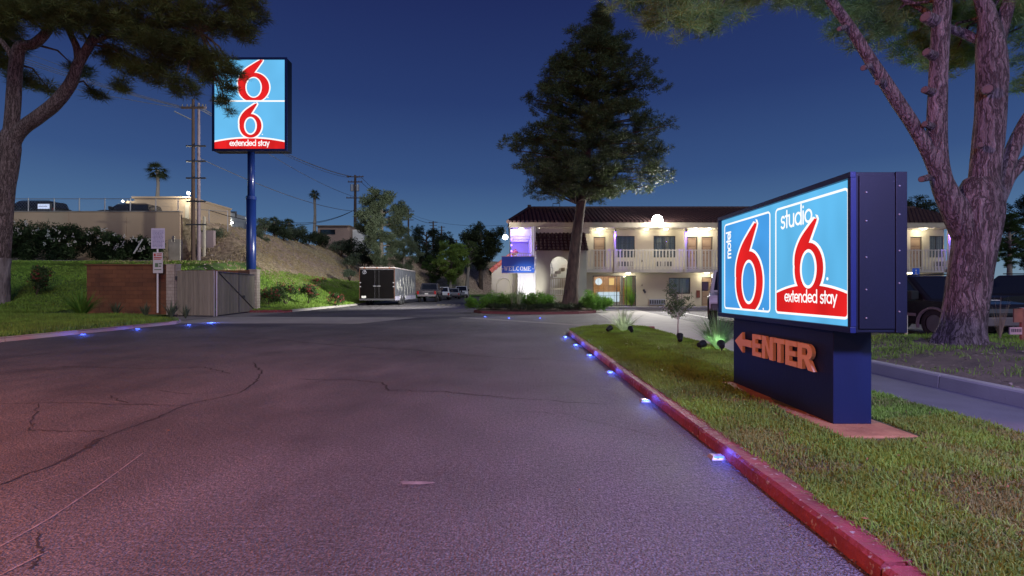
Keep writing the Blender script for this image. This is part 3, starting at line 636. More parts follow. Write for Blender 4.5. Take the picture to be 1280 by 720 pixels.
def lp(n, p, o, m_, **k):
    ob = layer(n, p, f_p, o, m_, None, **k); ob.parent = pole; ob.matrix_parent_inverse = Matrix.Translation(-Vector(pole.location)); return ob
WW, HH = px1 - px0, pz1 - pz0; VS = (186 - 126.5) / (186 - 75) * HH
lp('face_panel', [[(0, 0), (WW, 0), (WW, HH), (0, HH)]], 0, E('pole_panel_blue', (.155, .56, .95), 1.0, ns=.5, lo=.85)); lp('divider', [[(0, VS - .05), (WW, VS - .05), (WW, VS + .05), (0, VS + .05)]], .0035, S_WHITE)
k_ = 20.0
w1, r1, h1, k1 = six((317 - 268) / k_, VS + .86, 3.1, 2.6, VS + .03, .026)
lp('numeral_outline', w1, .0012, S_WHITE); lp('numeral', r1, .0018, S_RED); lp('numeral_hole', h1, .0024, S_WHITE); lp('numeral_hole', k1, .0030, E('pole_panel_blue', (0, 0, 0)))
w1, r1, h1, k1 = six((313 - 268) / k_, .62 + .82, 2.2, 2.1, None, .042)
dome2 = lambda e: [(0, 0), (WW, 0)] + [(WW - WW * t, .42 + e + .24 * (1 - (2 * t - 1) ** 2)) for t in [i / 20 for i in range(21)]]
lp('dome_outline', [dome2(.10)], .0008, S_WHITE); lp('numeral_outline', w1, .0012, S_WHITE); lp('red_dome', [dome2(0)], .0016, S_RED); lp('numeral', r1, .0018, S_RED)
lp('numeral_hole', h1, .0024, S_WHITE); lp('numeral_hole', k1, .0030, E('pole_panel_blue', (0, 0, 0)))
lp('lettering', word('extended stay', .95, .19, 2.5, .21), .004, S_WHITE)
lp('registered_mark', [ell(3.35, VS + .22, .04, .04, 10)], .0042, S_WHITE); lp('registered_mark', [ell(3.0, .9, .04, .04, 10)], .0042, S_WHITE)
pxc, pyc, pzb = -16.53, PY + .42, zt(-16.25, PY + .4)
b = MB(); b.tube([(pxc, pyc, pzb - .3), (pxc, pyc, 7.05)], .28, 28); pb(b, 'lower_pole', BLUEP, smooth=True)
b = MB(); b.tube([(pxc, pyc, 7.05), (pxc, pyc, pz0 - .1)], .21, 24); pb(b, 'upper_pole', BLUEP, smooth=True)
b = MB(); b.tube([(pxc, pyc, 6.95), (pxc, pyc, 7.15)], [.31, .30], 24); pb(b, 'pole_collar', BLUEP)
# ================================================================ MOTEL
K = 19.23; YR = 31.2; YW = 32.8; KW = F / YW
xr = lambda x: (x - 640) / K; xw = lambda x: (x - 640) / KW
XE = 29.5
mot = empty('motel_building', (14, 33, 0), 'long two storey cream motel with balcony railing and brown tiled roof', 'motel')
def mp_(b, n, m_, parent=mot, **k):
    o = b.build(n, m_, parent, **k)
    if parent is mot: o.matrix_parent_inverse = Matrix.Translation(-Vector(mot.location))
    else: o.matrix_parent_inverse = parent.matrix_parent_inverse.copy() if False else Matrix.Identity(4)
    return o
def wall(name, x0, x1, z0, z1, y, ops, m_, dep=.14, parent=mot):
    xs = sorted({x0, x1} | {a for o in ops for a in o[:2]}); zs = sorted({z0, z1} | {a for o in ops for a in o[2:4]}); b = MB()
    for i in range(len(xs) - 1):
        for j in range(len(zs) - 1):
            cx, cz = (xs[i] + xs[i + 1]) / 2, (zs[j] + zs[j + 1]) / 2
            if any(o[0] < cx < o[1] and o[2] < cz < o[3] for o in ops): continue
            b.quad((xs[i], y, zs[j]), (xs[i + 1], y, zs[j]), (xs[i + 1], y, zs[j + 1]), (xs[i], y, zs[j + 1]))
    for o in ops:
        a, c, d, e = o[:4]
        b.quad((a, y, d), (a, y, e), (a, y + dep, e), (a, y + dep, d)); b.quad((c, y, d), (c, y + dep, d), (c, y + dep, e), (c, y, e))
        b.quad((a, y, e), (c, y, e), (c, y + dep, e), (a, y + dep, e)); b.quad((a, y, d), (a, y + dep, d), (c, y + dep, d), (c, y, d))
    return mp_(b, name, m_, fix=False)
DOORM = M('brown_door', (.30, .20, .12), .55, ns=6, amt=.3, stretch=(1, 1, .2)); CURT = M('curtain', (.42, .42, .36), .9, col2=(.20, .21, .20), ns=9, stretch=(1, 1, .05)); ALU = M('bronze_frame', (.07, .065, .055), .4, ns=5, amt=.2)
LITW = E('lobby_wall_lit', (.62, .33, .15), .9, ns=1, lo=.6)
doors_u = [(742, 757), (858.5, 871.5), (876, 891)]; wins_u = [(770, 793.5), (817, 844.5)]
ops_u, ops_l = [], []
# upper bays repeat along the building: the pattern seen between x=742 and 891, period of 8.35 m
period = xw(876) - xw(742) + .0
XD = []
x = xw(742)
BAY = [(xw(742), xw(757), 'd'), (xw(770), xw(793.5), 'w'), (xw(817), xw(844.5), 'w'), (xw(858.5), xw(872), 'd'), (xw(877), xw(891), 'd')]
BAY += [(xw(905), xw(930), 'w'), (xw(952), xw(978), 'w'), (xw(992), xw(1006), 'd'), (xw(1011), xw(1025), 'd'), (xw(1040), xw(1065), 'w'), (xw(1088), xw(1112), 'w'), (xw(1130), xw(1136), 'x'), (xw(1138), xw(1153), 'd'), (xw(1162), xw(1180), 'w')]
Zf = 2.62; Ztop_d, Ztop_w, Zb_w = 4.86, 4.92, 3.15
for a, c, k in BAY:
    if k == 'd': ops_u.append((a, c, Zf, Ztop_d))
    elif k == 'w': ops_u.append((a, c, 3.45, Ztop_w))
LOB = (xw(741), xw(795), .14, 2.20); LW = (xw(836), xw(863), .95, 2.06); LD = (xw(877), xw(893), .14, 2.10)
ops_l = [LOB, LW, LD]
for a, c, k in BAY[5:]:
    if k == 'd': ops_l.append((a, c, .14, 2.10))
    elif k == 'w': ops_l.append((a, c, .95, 2.06))
wall('upper_wall', xw(730), XE, Zf, 5.36, YW, ops_u, STUCCO)
wall('lower_wall', xw(730), XE, .12, 2.40, YW, ops_l, STUCCO)
def door(a, c, z0, z1, y=YW + .10):
    b = MB(); b.box(a + .06, c - .06, y, y + .04, z0, z1 - .06); d = mp_(b, 'door', DOORM)
    b = MB(); b.box(a, a + .06, y - .03, y + .06, z0, z1); b.box(c - .06, c, y - .03, y + .06, z0, z1); b.box(a + .06, c - .06, y - .03, y + .06, z1 - .06, z1); b.build('door_frame', ALU, d)
    b = MB()
    for q in range(4): b.box(a + .14, c - .14, y - .008, y, z0 + .2 + q * .48, z0 + .58 + q * .48)
    b.build('door_panel', M('door_panel_brown', (.36, .25, .15), .5, ns=5, amt=.2), d)
    b = MB(); b.tube([(a + .14, y - .05, z0 + 1.0), (a + .14, y, z0 + 1.0)], .03, 8); b.build('handle', STEEL, d)
def window(a, c, z0, z1, mat, y=YW + .09, bars=True):
    b = MB(); t = .05
    for q in ((a, a + t, z0, z1), (c - t, c, z0, z1), (a + t, c - t, z1 - t, z1), (a + t, c - t, z0, z0 + t), ((a + c) / 2 - .02, (a + c) / 2 + .02, z0 + t, z1 - t)): b.box(q[0], q[1], y - .03, y + .03, q[2], q[3])
    wn = mp_(b, 'window', ALU)
    for h in (0, 1):
        m0, m1 = (a + t, (a + c) / 2 - .02) if h == 0 else ((a + c) / 2 + .02, c - t)
        b = MB(); b.box(m0, m1, y, y + .006, z0 + t, z1 - t); b.build('pane', mat, wn)
    b = MB(); n = 26
    vs = [(a + t + (c - a - 2 * t) * i / n, y + .05 + (.03 if i % 2 else 0), z) for i in range(n + 1) for z in (z0 + .02, z1 - .02)]
    b.add(vs, [(2 * i, 2 * i + 2, 2 * i + 3, 2 * i + 1) for i in range(n)]); b.build('curtain', CURT, wn, fix=False)
    if bars:
        b = MB()
        for i in range(1, 7): q = a + (c - a) * i / 7; b.box(q - .006, q + .006, y - .05, y - .035, z0, z1)
        for z in (z0 + (z1 - z0) * .33, z0 + (z1 - z0) * .66): b.box(a, c, y - .052, y - .036, z - .006, z + .006)
        b.build('window_grille', ALU, wn)
gl = bpy.data.materials.new('clear_glass'); gl.use_nodes = True; nt = gl.node_tree; nt.nodes.clear()
tr = nt.nodes.new('ShaderNodeBsdfTransparent'); gs = nt.nodes.new('ShaderNodeBsdfGlossy'); gs.inputs[1].default_value = .05; mx = nt.nodes.new('ShaderNodeMixShader'); mx.inputs[0].default_value = .10; tr.inputs[0].default_value = (.85, .88, .88, 1)
oo = nt.nodes.new('ShaderNodeOutputMaterial'); nt.links.new(tr.outputs[0], mx.inputs[1]); nt.links.new(gs.outputs[0], mx.inputs[2]); nt.links.new(mx.outputs[0], oo.inputs[0]); GLASS = gl
for a, c, z0, z1 in ops_u[:]:
    if z0 == Zf: door(a, c, z0, z1)
    else: window(a, c, z0, z1, GLASS)
for a, c, z0, z1 in ops_l[1:]:
    if z0 < .3: door(a, c, z0, z1)
    else: window(a, c, z0, z1, GLASS, bars=False)
# air conditioners under the upper windows behind the rails, one large below
def acunit(a, c, z0, z1, y):
    b = MB(); b.box(a, c, y - .14, y, z0, z1); u = mp_(b, 'air_conditioner', CREAMW if z0 > 2 else STEEL, bevel=.015)
    n = 7 if z0 < 2 else 6; b = MB()
    for i in range(n):
        q = a + (c - a) * (i + .5) / n; b.box(q - (c - a) * .05, q + (c - a) * .05, y - .146, y - .1405, z0 + .06, z1 - .06)
    b.build('air_grille', DARK, u)
for a, c, k in BAY:
    if k == 'w': acunit(a + .12, a + .12 + 1.1, 2.78, 3.22, YW); acunit(a + .1, c - .1, .40, .78, YW) if a > xw(850) else None
acunit(xw(811), xw(831), .22, .60, YW)
b = MB(); b.box(xw(870.5), xw(874.5), YW - .08, YW, .70, 1.20); mp_(b, 'vending_panel', M('dark_red_box', (.20, .05, .03), .5, ns=4))
b = MB(); b.box(xw(802), xw(802.8), YW - .05, YW, 3.15, 3.27); b.box(xw(802), xw(802.8), YW - .05, YW, 1.5, 1.6); mp_(b, 'outlet_box', DARK)
b = MB(); b.prism([(xw(803), 1.22), (xw(806), .98), (xw(807.5), 1.08), (xw(805), 1.30)], lambda u, v, w_: (u, YW - w_, v), .06); mp_(b, 'wall_bracket', DARK)
# slab, fascia, eave, soffit, roof
b = MB(); b.box(xr(733), XE, YR + .02, YW - .003, 2.40, 2.60); mp_(b, 'balcony_slab', CREAMW)
b = MB(); b.box(xr(733), XE, YR - .03, YR + .018, 2.36, 2.62); mp_(b, 'slab_fascia', CREAMW, bevel=.01)
b = MB(); b.box(.05, XE, YR + .20, YW + 3.2, 5.36, 5.42); mp_(b, 'soffit', M('soffit_paint', (.55, .50, .40), .8, ns=2, amt=.15))
EY = 30.7
b = MB(); b.box(xr(637), XE + .1, EY, EY + .09, 5.22, 5.56); mp_(b, 'eave_fascia', M('fascia_board', (.50, .44, .32), .7, ns=4, amt=.3), bevel=.01)
b = MB(); b.box(xr(637), XE + .1, EY + .091, YR + .3, 5.423, 5.50); mp_(b, 'eave_boarding', CREAMW)
b = MB(); b.box(xr(637) - .02, xr(637) + .06, EY + .1, 36, 5.22, 5.56); mp_(b, 'gable_fascia', CREAMW)
RX0, RZ0, RY1, RZ1 = xr(637) - .1, 5.57, 35.2, 7.22; RXR = 22 / 600 * 35.2
b = MB(); b.add([(RX0, EY - .05, RZ0 - .02), (XE + .3, EY - .05, RZ0 - .02), (XE + .3, RY1, RZ1 - .03), (RXR, RY1, RZ1 - .03), (RX0, 39.7, RZ0 - .02), (XE + .3, 39.7, RZ0 - .02)], [(0, 1, 2, 3), (0, 3, 4), (3, 2, 5, 4), (1, 5, 2), (0, 4, 5, 1)]); roof = mp_(b, 'roof', TILE)
def tiles(x0, x1, ya, za, yb, zb_, pitch, courses, left=None, name='roof_tiles', mat=TILE, parent=roof):
    """barrel tiles: rows of half rounds, each course stepped over the one below; left(x)-> start fraction up the slope"""
    V = []; Fc = []; nc = int((x1 - x0) / pitch); sl = math.hypot(yb - ya, zb_ - za); ny, nz_ = -(zb_ - za) / sl, (yb - ya) / sl
    for i in range(nc):
        x = x0 + i * pitch; tmax = 1 if left is None else left(x)
        for c in range(courses):
            t0, t1 = c / courses, (c + 1.12) / courses
            if t0 >= tmax: break
            t1 = min(t1, 1.01); r0 = pitch * .40 * random.uniform(.97, 1.04); r1 = pitch * .30; jz = random.uniform(-.006, .006); base = len(V)
            for t, r, lift in ((t0, r0, .035), (t1, r1, .0)):
                for k in range(6):
                    a = PI * k / 5; off = r * math.sin(a) * .75 + lift + jz
                    V.append((x + pitch / 2 - r * math.cos(a), ya + (yb - ya) * t + ny * off, za + (zb_ - za) * t + nz_ * off))
            for k in range(5): Fc.append((base + k, base + k + 1, base + k + 7, base + k + 6))
            Fc.append((base, base, base, base))
            V += [(x + pitch / 2, ya + (yb - ya) * t0, za + (zb_ - za) * t0)]; cidx = len(V) - 1; Fc.pop()
            for k in range(5): Fc.append((base + k, cidx, base + k + 1, base + k + 1))
    me = bpy.data.meshes.new(name); me.from_pydata(V, [], [f if f[2] != f[3] else f[:3] for f in Fc]); me.update(); me.materials.append(mat)
    o = link(name, me, parent); o['kind'] = 'stuff'; return o
tiles(RX0, XE + .3, EY - .05, RZ0 - .02, RY1, RZ1 - .03, .27, 13, lambda x: max(.04, min(1, (x - RX0) / (RXR - RX0))))
b = MB()
for i in range(70):
    x = RXR + (XE - RXR) * i / 70; b.tube([(x, RY1, RZ1 + .0), (x + .42, RY1, RZ1 + .03)], [.13, .11], 7)
o = b.build('ridge_tiles', TILE, roof); o['kind'] = 'stuff'
b = MB()
for i in range(12):
    t = i / 12; p = Vector((RX0, EY, RZ0)).lerp(Vector((RXR, RY1, RZ1)), t); q = Vector((RX0, EY, RZ0)).lerp(Vector((RXR, RY1, RZ1)), t + .095); b.tube([p + Vector((0, 0, .03)), q + Vector((0, 0, .05))], [.13, .11], 7)
o = b.build('hip_tiles', TILE, roof); o['kind'] = 'stuff'
b = MB(); b.box(RXR - .15, RXR + .1, RY1 - .2, RY1 + .1, RZ1, RZ1 + .22); b.tube([(3.0, RY1, RZ1), (3.0, RY1, RZ1 + .35), (3.5, RY1, RZ1 + .35), (3.5, RY1, RZ1)], .03, 6); mp_(b, 'roof_vent', DARK)
# balcony railing, each baluster a piece
b = MB(); b.box(xr(733), XE, YR - .028, YR + .012, 3.78, 3.84); b.box(xr(733), XE, YR - .022, YR + .010, 2.67, 2.73); rail = mp_(b, 'balcony_railing', CREAMW)
bal = MB(); bal.box(-.040, .040, -.016, .016, 0, 1.33); bal.add([(-.040, -.016, 1.33), (.040, -.016, 1.33), (.040, .016, 1.33), (-.040, .016, 1.33), (0, 0, 1.37)], [(0, 1, 4), (1, 2, 4), (2, 3, 4), (3, 0, 4)]); bm_ = bal.mesh('baluster', CREAMW)
x = xr(734)
while x < XE:
    link('baluster', bm_, rail, (x, YR - .046, 2.50)); x += .213
# posts with violet lamps
VL = E('violet_lamp', (.16, .08, 1.0), 10); WL = E('white_lamp', (1, .93, .80), 9)
posts = [xr(768), xr(856), xr(856) + 4.6, xr(856) + 9.2, xr(856) + 13.0, xr(1183.5)]
for px_ in posts:
    b = MB(); b.box(px_ - .06, px_ + .06, YR - .20, YR - .08, 2.35 if px_ > 0 else 0, 5.22); po = mp_(b, 'balcony_post', CREAMW, bevel=.01)
    b = MB(); b.box(px_ - .05, px_ + .05, YR - .36, YR - .21, 4.97, 5.12); h = b.build('post_lamp', DARK, po)
    b = MB(); b.box(px_ - .045, px_ + .045, YR - .35, YR - .22, 4.955, 4.968); b.build('lamp_lens', VL, po)
    lamp('violet_post_lamp', 'SPOT', (px_, YR - .30, 4.93), 420, (.14, .05, 1.0), .05, spot=50, blend=.6, target=(px_, YR - .13, 2.5))
    lamp('violet_post_glow', 'POINT', (px_ + .02, YR - .30, 4.80), 22, (.16, .06, 1.0), .05)
# ceiling and wall lamps (white), lit strip under the eave and under the balcony
def ceil_lamp(x, y, z, p, col=(1, .91, .74)):
    b = MB(); b.tube([(x, y, z), (x, y, z - .07)], [.16, .12], 12); mp_(b, 'ceiling_lamp', WL); lamp('ceiling_light', 'POINT', (x, y, z - .16), p, col, .10)
for x in (xw(749), xw(865), xw(882), xw(960), xw(1035), xw(1099), xw(1146)): ceil_lamp(x, YW - .55, 5.35, 44)
for x in (xw(806), xw(830)): ceil_lamp(x, YW - .4, 5.35, 14)
for x in (xw(880), xw(985), xw(1060), xw(1130)): ceil_lamp(x, YW - .5, 2.39, 30)
ceil_lamp(xw(783), YW - .55, 2.39, 26, (1, .95, .85))
# lobby behind glass: walls, counter, lamps, plant, green wall
a, c, z0, z1 = LOB
b = MB(); b.box(a - 1, c + 1.5, 36.5, 36.6, 0, 2.6); mp_(b, 'lobby_back_wall', M('lobby_wood', (.50, .27, .12), .6, ns=1.5, amt=.3, stretch=(3, 1, .3)))
b = MB(); b.box(a - 1, c + 1.5, YW + .15, 36.5, .06, .12); mp_(b, 'lobby_floor', M('lobby_tile', (.45, .32, .22), .4, ns=2, amt=.2)); b = MB(); b.box(a - 1, c + 1.5, YW + .15, 36.5, 2.3, 2.36); mp_(b, 'lobby_ceiling', WHITE)
for q in (a - 1, c + 1.4): b = MB(); b.box(q, q + .1, YW + .15, 36.49, .12, 2.3); mp_(b, 'lobby_side_wall', WHITE if q < a else M('lime_wall', (.24, .42, .05), .7, ns=2, amt=.1))
b = MB(); b.box(8.44, 8.98, 35.9, 36.0, .12, 2.3); mp_(b, 'lobby_partition', M('lime_wall', (0, 0, 0)))
b = MB(); b.box(7.80, 7.98, 34.5, 34.6, .12, 2.3); mp_(b, 'lobby_pillar', WHITE)
b = MB(); b.box(6.02, 7.62, 33.9, 34.5, .15, 1.10); cnt = mp_(b, 'reception_counter', WHITE, bevel=.02)
b = MB(); b.box(6.06, 7.58, 33.885, 33.898, .40, 1.07); b.build('lit_counter_front', E('counter_glow', (.75, .88, 1), 1.15), cnt)
for q, cc in ((748.5, (.9, .95, 1)), (764.5, (1, .62, .2))):
    b = MB(); x = at(q, 351, 36.3).x; b.prism(ell(x, 1.85, .26, .26, 20) if q < 750 else [(x - .18, 1.6), (x + .18, 1.6), (x + .22, 2.1), (x - .22, 2.1)], lambda u, v, w_: (u, 36.3 + w_, v), .05); mp_(b, 'wall_sconce', E('sconce_%d' % q, cc, 1.3))
for q in (755, 765, 786): lamp('lobby_light', 'POINT', (xw(q), 34.9, 2.1), 34, (1, .80, .55), .15)
b = MB(); t = .05
for q in (a, a + 1.62, a + 2.30, c - t): b.box(q, q + t, YW + .02, YW + .08, z0, z1)
b.box(a, c, YW + .02, YW + .08, z1 - t, z1 - .001); b.box(a, c, YW + .02, YW + .08, z0 + .001, z0 + t); lw = mp_(b, 'lobby_glazing', BLACK, fix=True)
b = MB(); b.box(a + t, c - t, YW + .045, YW + .052, z0 + t, z1 - t); b.build('glass_pane', GLASS, lw)
b = MB()
for i in range(1, 8): q = a + (c - a) * i / 8; b.box(q - .007, q + .007, YW + .03, YW + .044, z0, z1)
for z in (.85, 1.5): b.box(a, c, YW + .028, YW + .043, z - .007, z + .007)
b.build('muntin_bars', BLACK, lw)
# ---- floodlight on the eave, small one at the gable
fl = empty('eave_floodlight', (9.25, EY - .12, 5.66), 'dazzling white floodlight fixed on the motel eave above the railing', 'floodlight')
b = MB(); b.tube([(0, .12, -.12), (0, -.05, 0)], .03, 6); b.box(-.2, .2, -.02, .1, -.2, .2); b.build('bracket', DARK, fl)
b = MB(); nlat = 10; b.tube([(0, -.02 - .30 * math.sin(t), 0) for t in [i * PI / 2 / 8 for i in range(9)]], [.34 * math.cos(i * PI / 2 / 8) + .004 for i in range(9)], 20); b.build('lamp_bloom_globe', E('flood_glow', (1, .97, .92), 30), fl, smooth=True)  # globe oversized: bloom around the lamp is built into its shape
lamp('floodlight_spill', 'POINT', (9.25, EY - .75, 5.70), 260, (1, .96, .90), .25); lamp('floodlight_beam', 'SPOT', (9.25, EY - .55, 5.66), 5200, (1, .96, .90), .25, spot=115, blend=.6, target=(6, 14, 0))
g2 = empty('gable_globe_lamp', (-.42, 30.2, 4.55), 'small white globe lamp hanging at the gable end of the motel', 'lamp')
b = MB(); b.tube([(0, 0, .16 * math.sin(t)) for t in [-PI / 2 + i * PI / 8 for i in range(9)]], [.16 * math.cos(-PI / 2 + i * PI / 8) + .003 for i in range(9)], 16); b.build('globe', E('globe_glow', (1, .98, .9), 14), g2, smooth=True)
b = MB(); b.tube([(0, 0, .15), (0, .1, .55), (.28, .6, .9)], .02, 6); b.build('bracket', DARK, g2)
lamp('gable_light', 'POINT', (-.95, 29.7, 4.6), 250, (1, .96, .88), .2); lamp('gable_flood', 'SPOT', (-.9, 29.9, 4.7), 19000, (1, .97, .90), .2, spot=100, blend=.8, target=(-22, 42, 5))
# ---------------------------------------------------------------- stair tower with arch
TX0, TX1, TY = 1.48, 4.58, 29.5; AX0, AX1, AZ = 2.36, 3.50, 2.72
ar = [(AX1, .2)] + [(2.93 + .57 * math.cos(t), AZ + .57 * math.sin(t)) for t in [i * PI / 14 for i in range(15)]] + [(AX0, .2)]
b = MB(); out = [(TX0, 0), (AX0, 0), (AX0, .2)] + ar[1:-1][::-1] + [(AX1, .2), (AX1, 0), (TX1, 0), (TX1, 3.66), (TX0, 3.66)]
b.prism(out, lambda u, v, w_: (u, TY + w_, v), .22); mp_(b, 'stair_tower_wall', STUCCO2)
b = MB(); b.box(AX0, AX1, TY, TY + .22, 0, .195); mp_(b, 'arch_sill', STUCCO2)
b = MB(); b.box(TX1 - .2, TX1, TY + .222, YW - .002, 0, 3.66); mp_(b, 'stair_tower_side', STUCCO2)
b = MB(); b.box(TX0, TX1 - .21, YW - .6, YW - .5, 0, 4.9); mp_(b, 'stairwell_wall', WHITE)
b = MB(); b.box(TX0 + .02, TX1 - .22, TY + 1.2, YW - .61, 1.25, 1.35)
for i in range(7): b.box(TX0 + .1 + i * .25, TX0 + .36 + i * .25, TY + .9, YW - 1.2, 1.36 + i * .18, 1.54 + i * .18)
mp_(b, 'stair_flight', M('stair_concrete', (.45, .43, .38), .8, ns=2, amt=.2))
b = MB(); b.box(AX0, AX1, TY + .26, TY + .31, 1.92, 1.98); b.box(AX0, AX1, TY + .26, TY + .31, .86, .92); sr = mp_(b, 'stair_railing', CREAMW)
bl = MB(); bl.box(-.02, .02, -.02, .02, 0, 1.0); blm = bl.mesh('stair_baluster', CREAMW)
for i in range(8): link('stair_baluster', blm, sr, (AX0 + .08 + i * .14, TY + .285, .92))
b = MB(); b.tube([(AX0 + .3, TY + .5, 1.5), (AX0 + .1, TY + .9, 3.2)], .03, 6); mp_(b, 'stair_handrail', WHITE)
lamp('stair_light', 'POINT', (2.9, TY + 1.3, 3.5), 60, (1, .95, .82), .12); lamp('stair_light', 'POINT', (2.9, TY + .9, .9), 14, (1, .95, .82), .12)
b = MB(); b.add([(TX0 - .05, TY - .25, 3.66), (TX1 + .08, TY - .25, 3.66), (TX1 + .08, TY + 1.1, 4.84), (TX0 - .05, TY + 1.1, 4.84), (TX0 - .05, TY + 1.1, 3.66), (TX1 + .08, TY + 1.1, 3.66)], [(0, 1, 2, 3), (0, 3, 4), (1, 5, 2), (3, 2, 5, 4), (0, 4, 5, 1)]); tr_ = mp_(b, 'tower_roof', TILE)
tiles(TX0 - .05, TX1 + .10, TY - .27, 3.66, TY + 1.1, 4.84, .25, 6, None, 'tower_tiles', TILE, tr_)
b = MB(); b.box(TX0 - .06, TX1 + .4, YR - .4, YR - .22, 4.86, 5.21); mp_(b, 'eave_beam', CREAMW)
for q in (1.75, 4.1): ceil_lamp(q, TY + 1.45, 5.2, 22, (1, .95, .85))
lamp('wall_wash', 'SPOT', (.85, 27.6, .5), 420, (1, .98, 1), .1, spot=70, target=(.85, 30, 1.6))
# left pier, white lit wall, balcony end in violet
b = MB(); b.box(1.34, 1.475, 29.9, 30.1, 0, 5.2); mp_(b, 'gable_pier', WHITE, bevel=.01)
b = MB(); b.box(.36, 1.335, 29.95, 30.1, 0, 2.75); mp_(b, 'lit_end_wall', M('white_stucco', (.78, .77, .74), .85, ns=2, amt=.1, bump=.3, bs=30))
VW = M('violet_lit_stucco', (.62, .60, .58), .8, ns=2, amt=.1)
b = MB(); b.box(.0, 1.3, 30.12, 33.6, 2.76, 2.9); mp_(b, 'end_balcony_floor', CREAMW)
b = MB(); b.box(1.22, 1.33, 30.2, 36, 2.91, 5.2); mp_(b, 'end_balcony_wall', VW); b = MB(); b.box(-.05, 1.2, 36.0, 36.1, 2.91, 5.2); mp_(b, 'end_balcony_back_wall', VW)
for yb in (31.2, 32.9, 34.8): b = MB(); b.box(-.10, 1.21, yb, yb + .22, 4.72, 5.18); mp_(b, 'balcony_beam', VW); ceil_lamp(.6, yb - .35, 5.18, 4, (1, .95, .9)); lamp('violet_balcony_light', 'POINT', (.3, yb - .3, 4.2), 90, (.12, .04, 1), .1)
b = MB(); b.box(-.16, -.10, 30.12, 30.2, 2.6, 5.21); po = mp_(b, 'gable_corner_post', DARK)
vs = MB(); vs.box(-.05, .05, -.03, .03, -.05, .05); vsm = vs.mesh('violet_bulb', VL)
for i in range(5): link('violet_bulb', vsm, po, (-.03, 30.1, 4.75 - i * .36))
b = MB(); b.box(-.1, 1.2, 30.14, 30.18, 3.50, 3.55)
er = mp_(b, 'end_railing', CREAMW)
for i in range(9): link('baluster', blm, er, (-.02 + i * .15, 30.16, 2.62), scale=(1, 1, .88))
# lower left wing with sloping red coping and blind arch
b = MB(); LY = 31.6; lx = lambda x: (x - 640) / 600 * LY
wing = [(lx(614.5), 0), (.35, 0), (.35, 3.72), (lx(639), 3.36), (lx(614.5), 2.42)]
b.prism(wing, lambda u, v, w_: (u, LY + w_, v), .25); mp_(b, 'side_wing_wall', STUCCO2)
nch = [(lx(621), .45)] + [(lx(630) + (lx(638.5) - lx(621.5)) / 2 * math.cos(t), 1.55 + .47 * math.sin(t)) for t in [PI - i * PI / 12 for i in range(13)]] + [(lx(638.5), .45)]
b = MB(); W2 = [(x * 1, z) for x, z in nch]
for p, q in zip(W2[:-1], W2[1:]): b.tube([(p[0], LY - .0, p[1]), (q[0], LY - .0, q[1])], .045, 5)
mp_(b, 'blind_arch', STUCCO2)
cp = MB(); n = 7
for i in range(n):
    t = i / n; p = Vector((lx(613.5), LY + .1, 2.45)).lerp(Vector((.3, LY + .1, 3.78)), t); q = Vector((lx(613.5), LY + .1, 2.45)).lerp(Vector((.3, LY + .1, 3.78)), t + 1.05 / n)
    c1 = MB(); c1.tube([p + Vector((0, 0, .0)), q + Vector((0, 0, .04))], [.19, .16], 8); mp_(c1, 'coping_tile', REDTILE)
b = MB(); b.box(lx(614.5), .3, LY + .26, 37, 0, 2.3); mp_(b, 'side_wing', STUCCO2)
# welcome banner
wb = empty('welcome_banner', (.36, 29.25, 2.76), 'blue WELCOME banner hung beside the white end wall', 'banner')
b = MB(); b.box(-.99, 1.0, -.02, .02, -.48, .49); b.build('banner_sheet', M('banner_blue', (.03, .16, .72), .5, ns=2, amt=.15), wb)
b = MB(); b.box(-1.0, 1.01, -.03, .03, .491, .53); b.box(-1.0, 1.01, -.03, .03, -.52, -.481); b.box(.98, 1.02, -.03, .6, -.5, -.44); b.box(.98, 1.02, -.03, .6, .44, .5); b.build('banner_frame', STEEL, wb)
def text_mesh(s, size, w_, off=0.0, extrude=0.0, name='lettering'):
    cu = bpy.data.curves.new('t', 'FONT'); cu.body = s; cu.size = size; cu.offset = off; cu.extrude = extrude; cu.align_x = 'CENTER'; cu.resolution_u = 3
    o = bpy.data.objects.new('t', cu); COL.objects.link(o); dg = bpy.context.evaluated_depsgraph_get(); me = bpy.data.meshes.new_from_object(o.evaluated_get(dg)); me.name = name
    bpy.data.objects.remove(o); bpy.data.curves.remove(cu)
    xs = [v.co.x for v in me.vertices]; sc_ = w_ / (max(xs) - min(xs))
    for v in me.vertices: v.co.x = (v.co.x - (max(xs) + min(xs)) / 2) * sc_
    return me
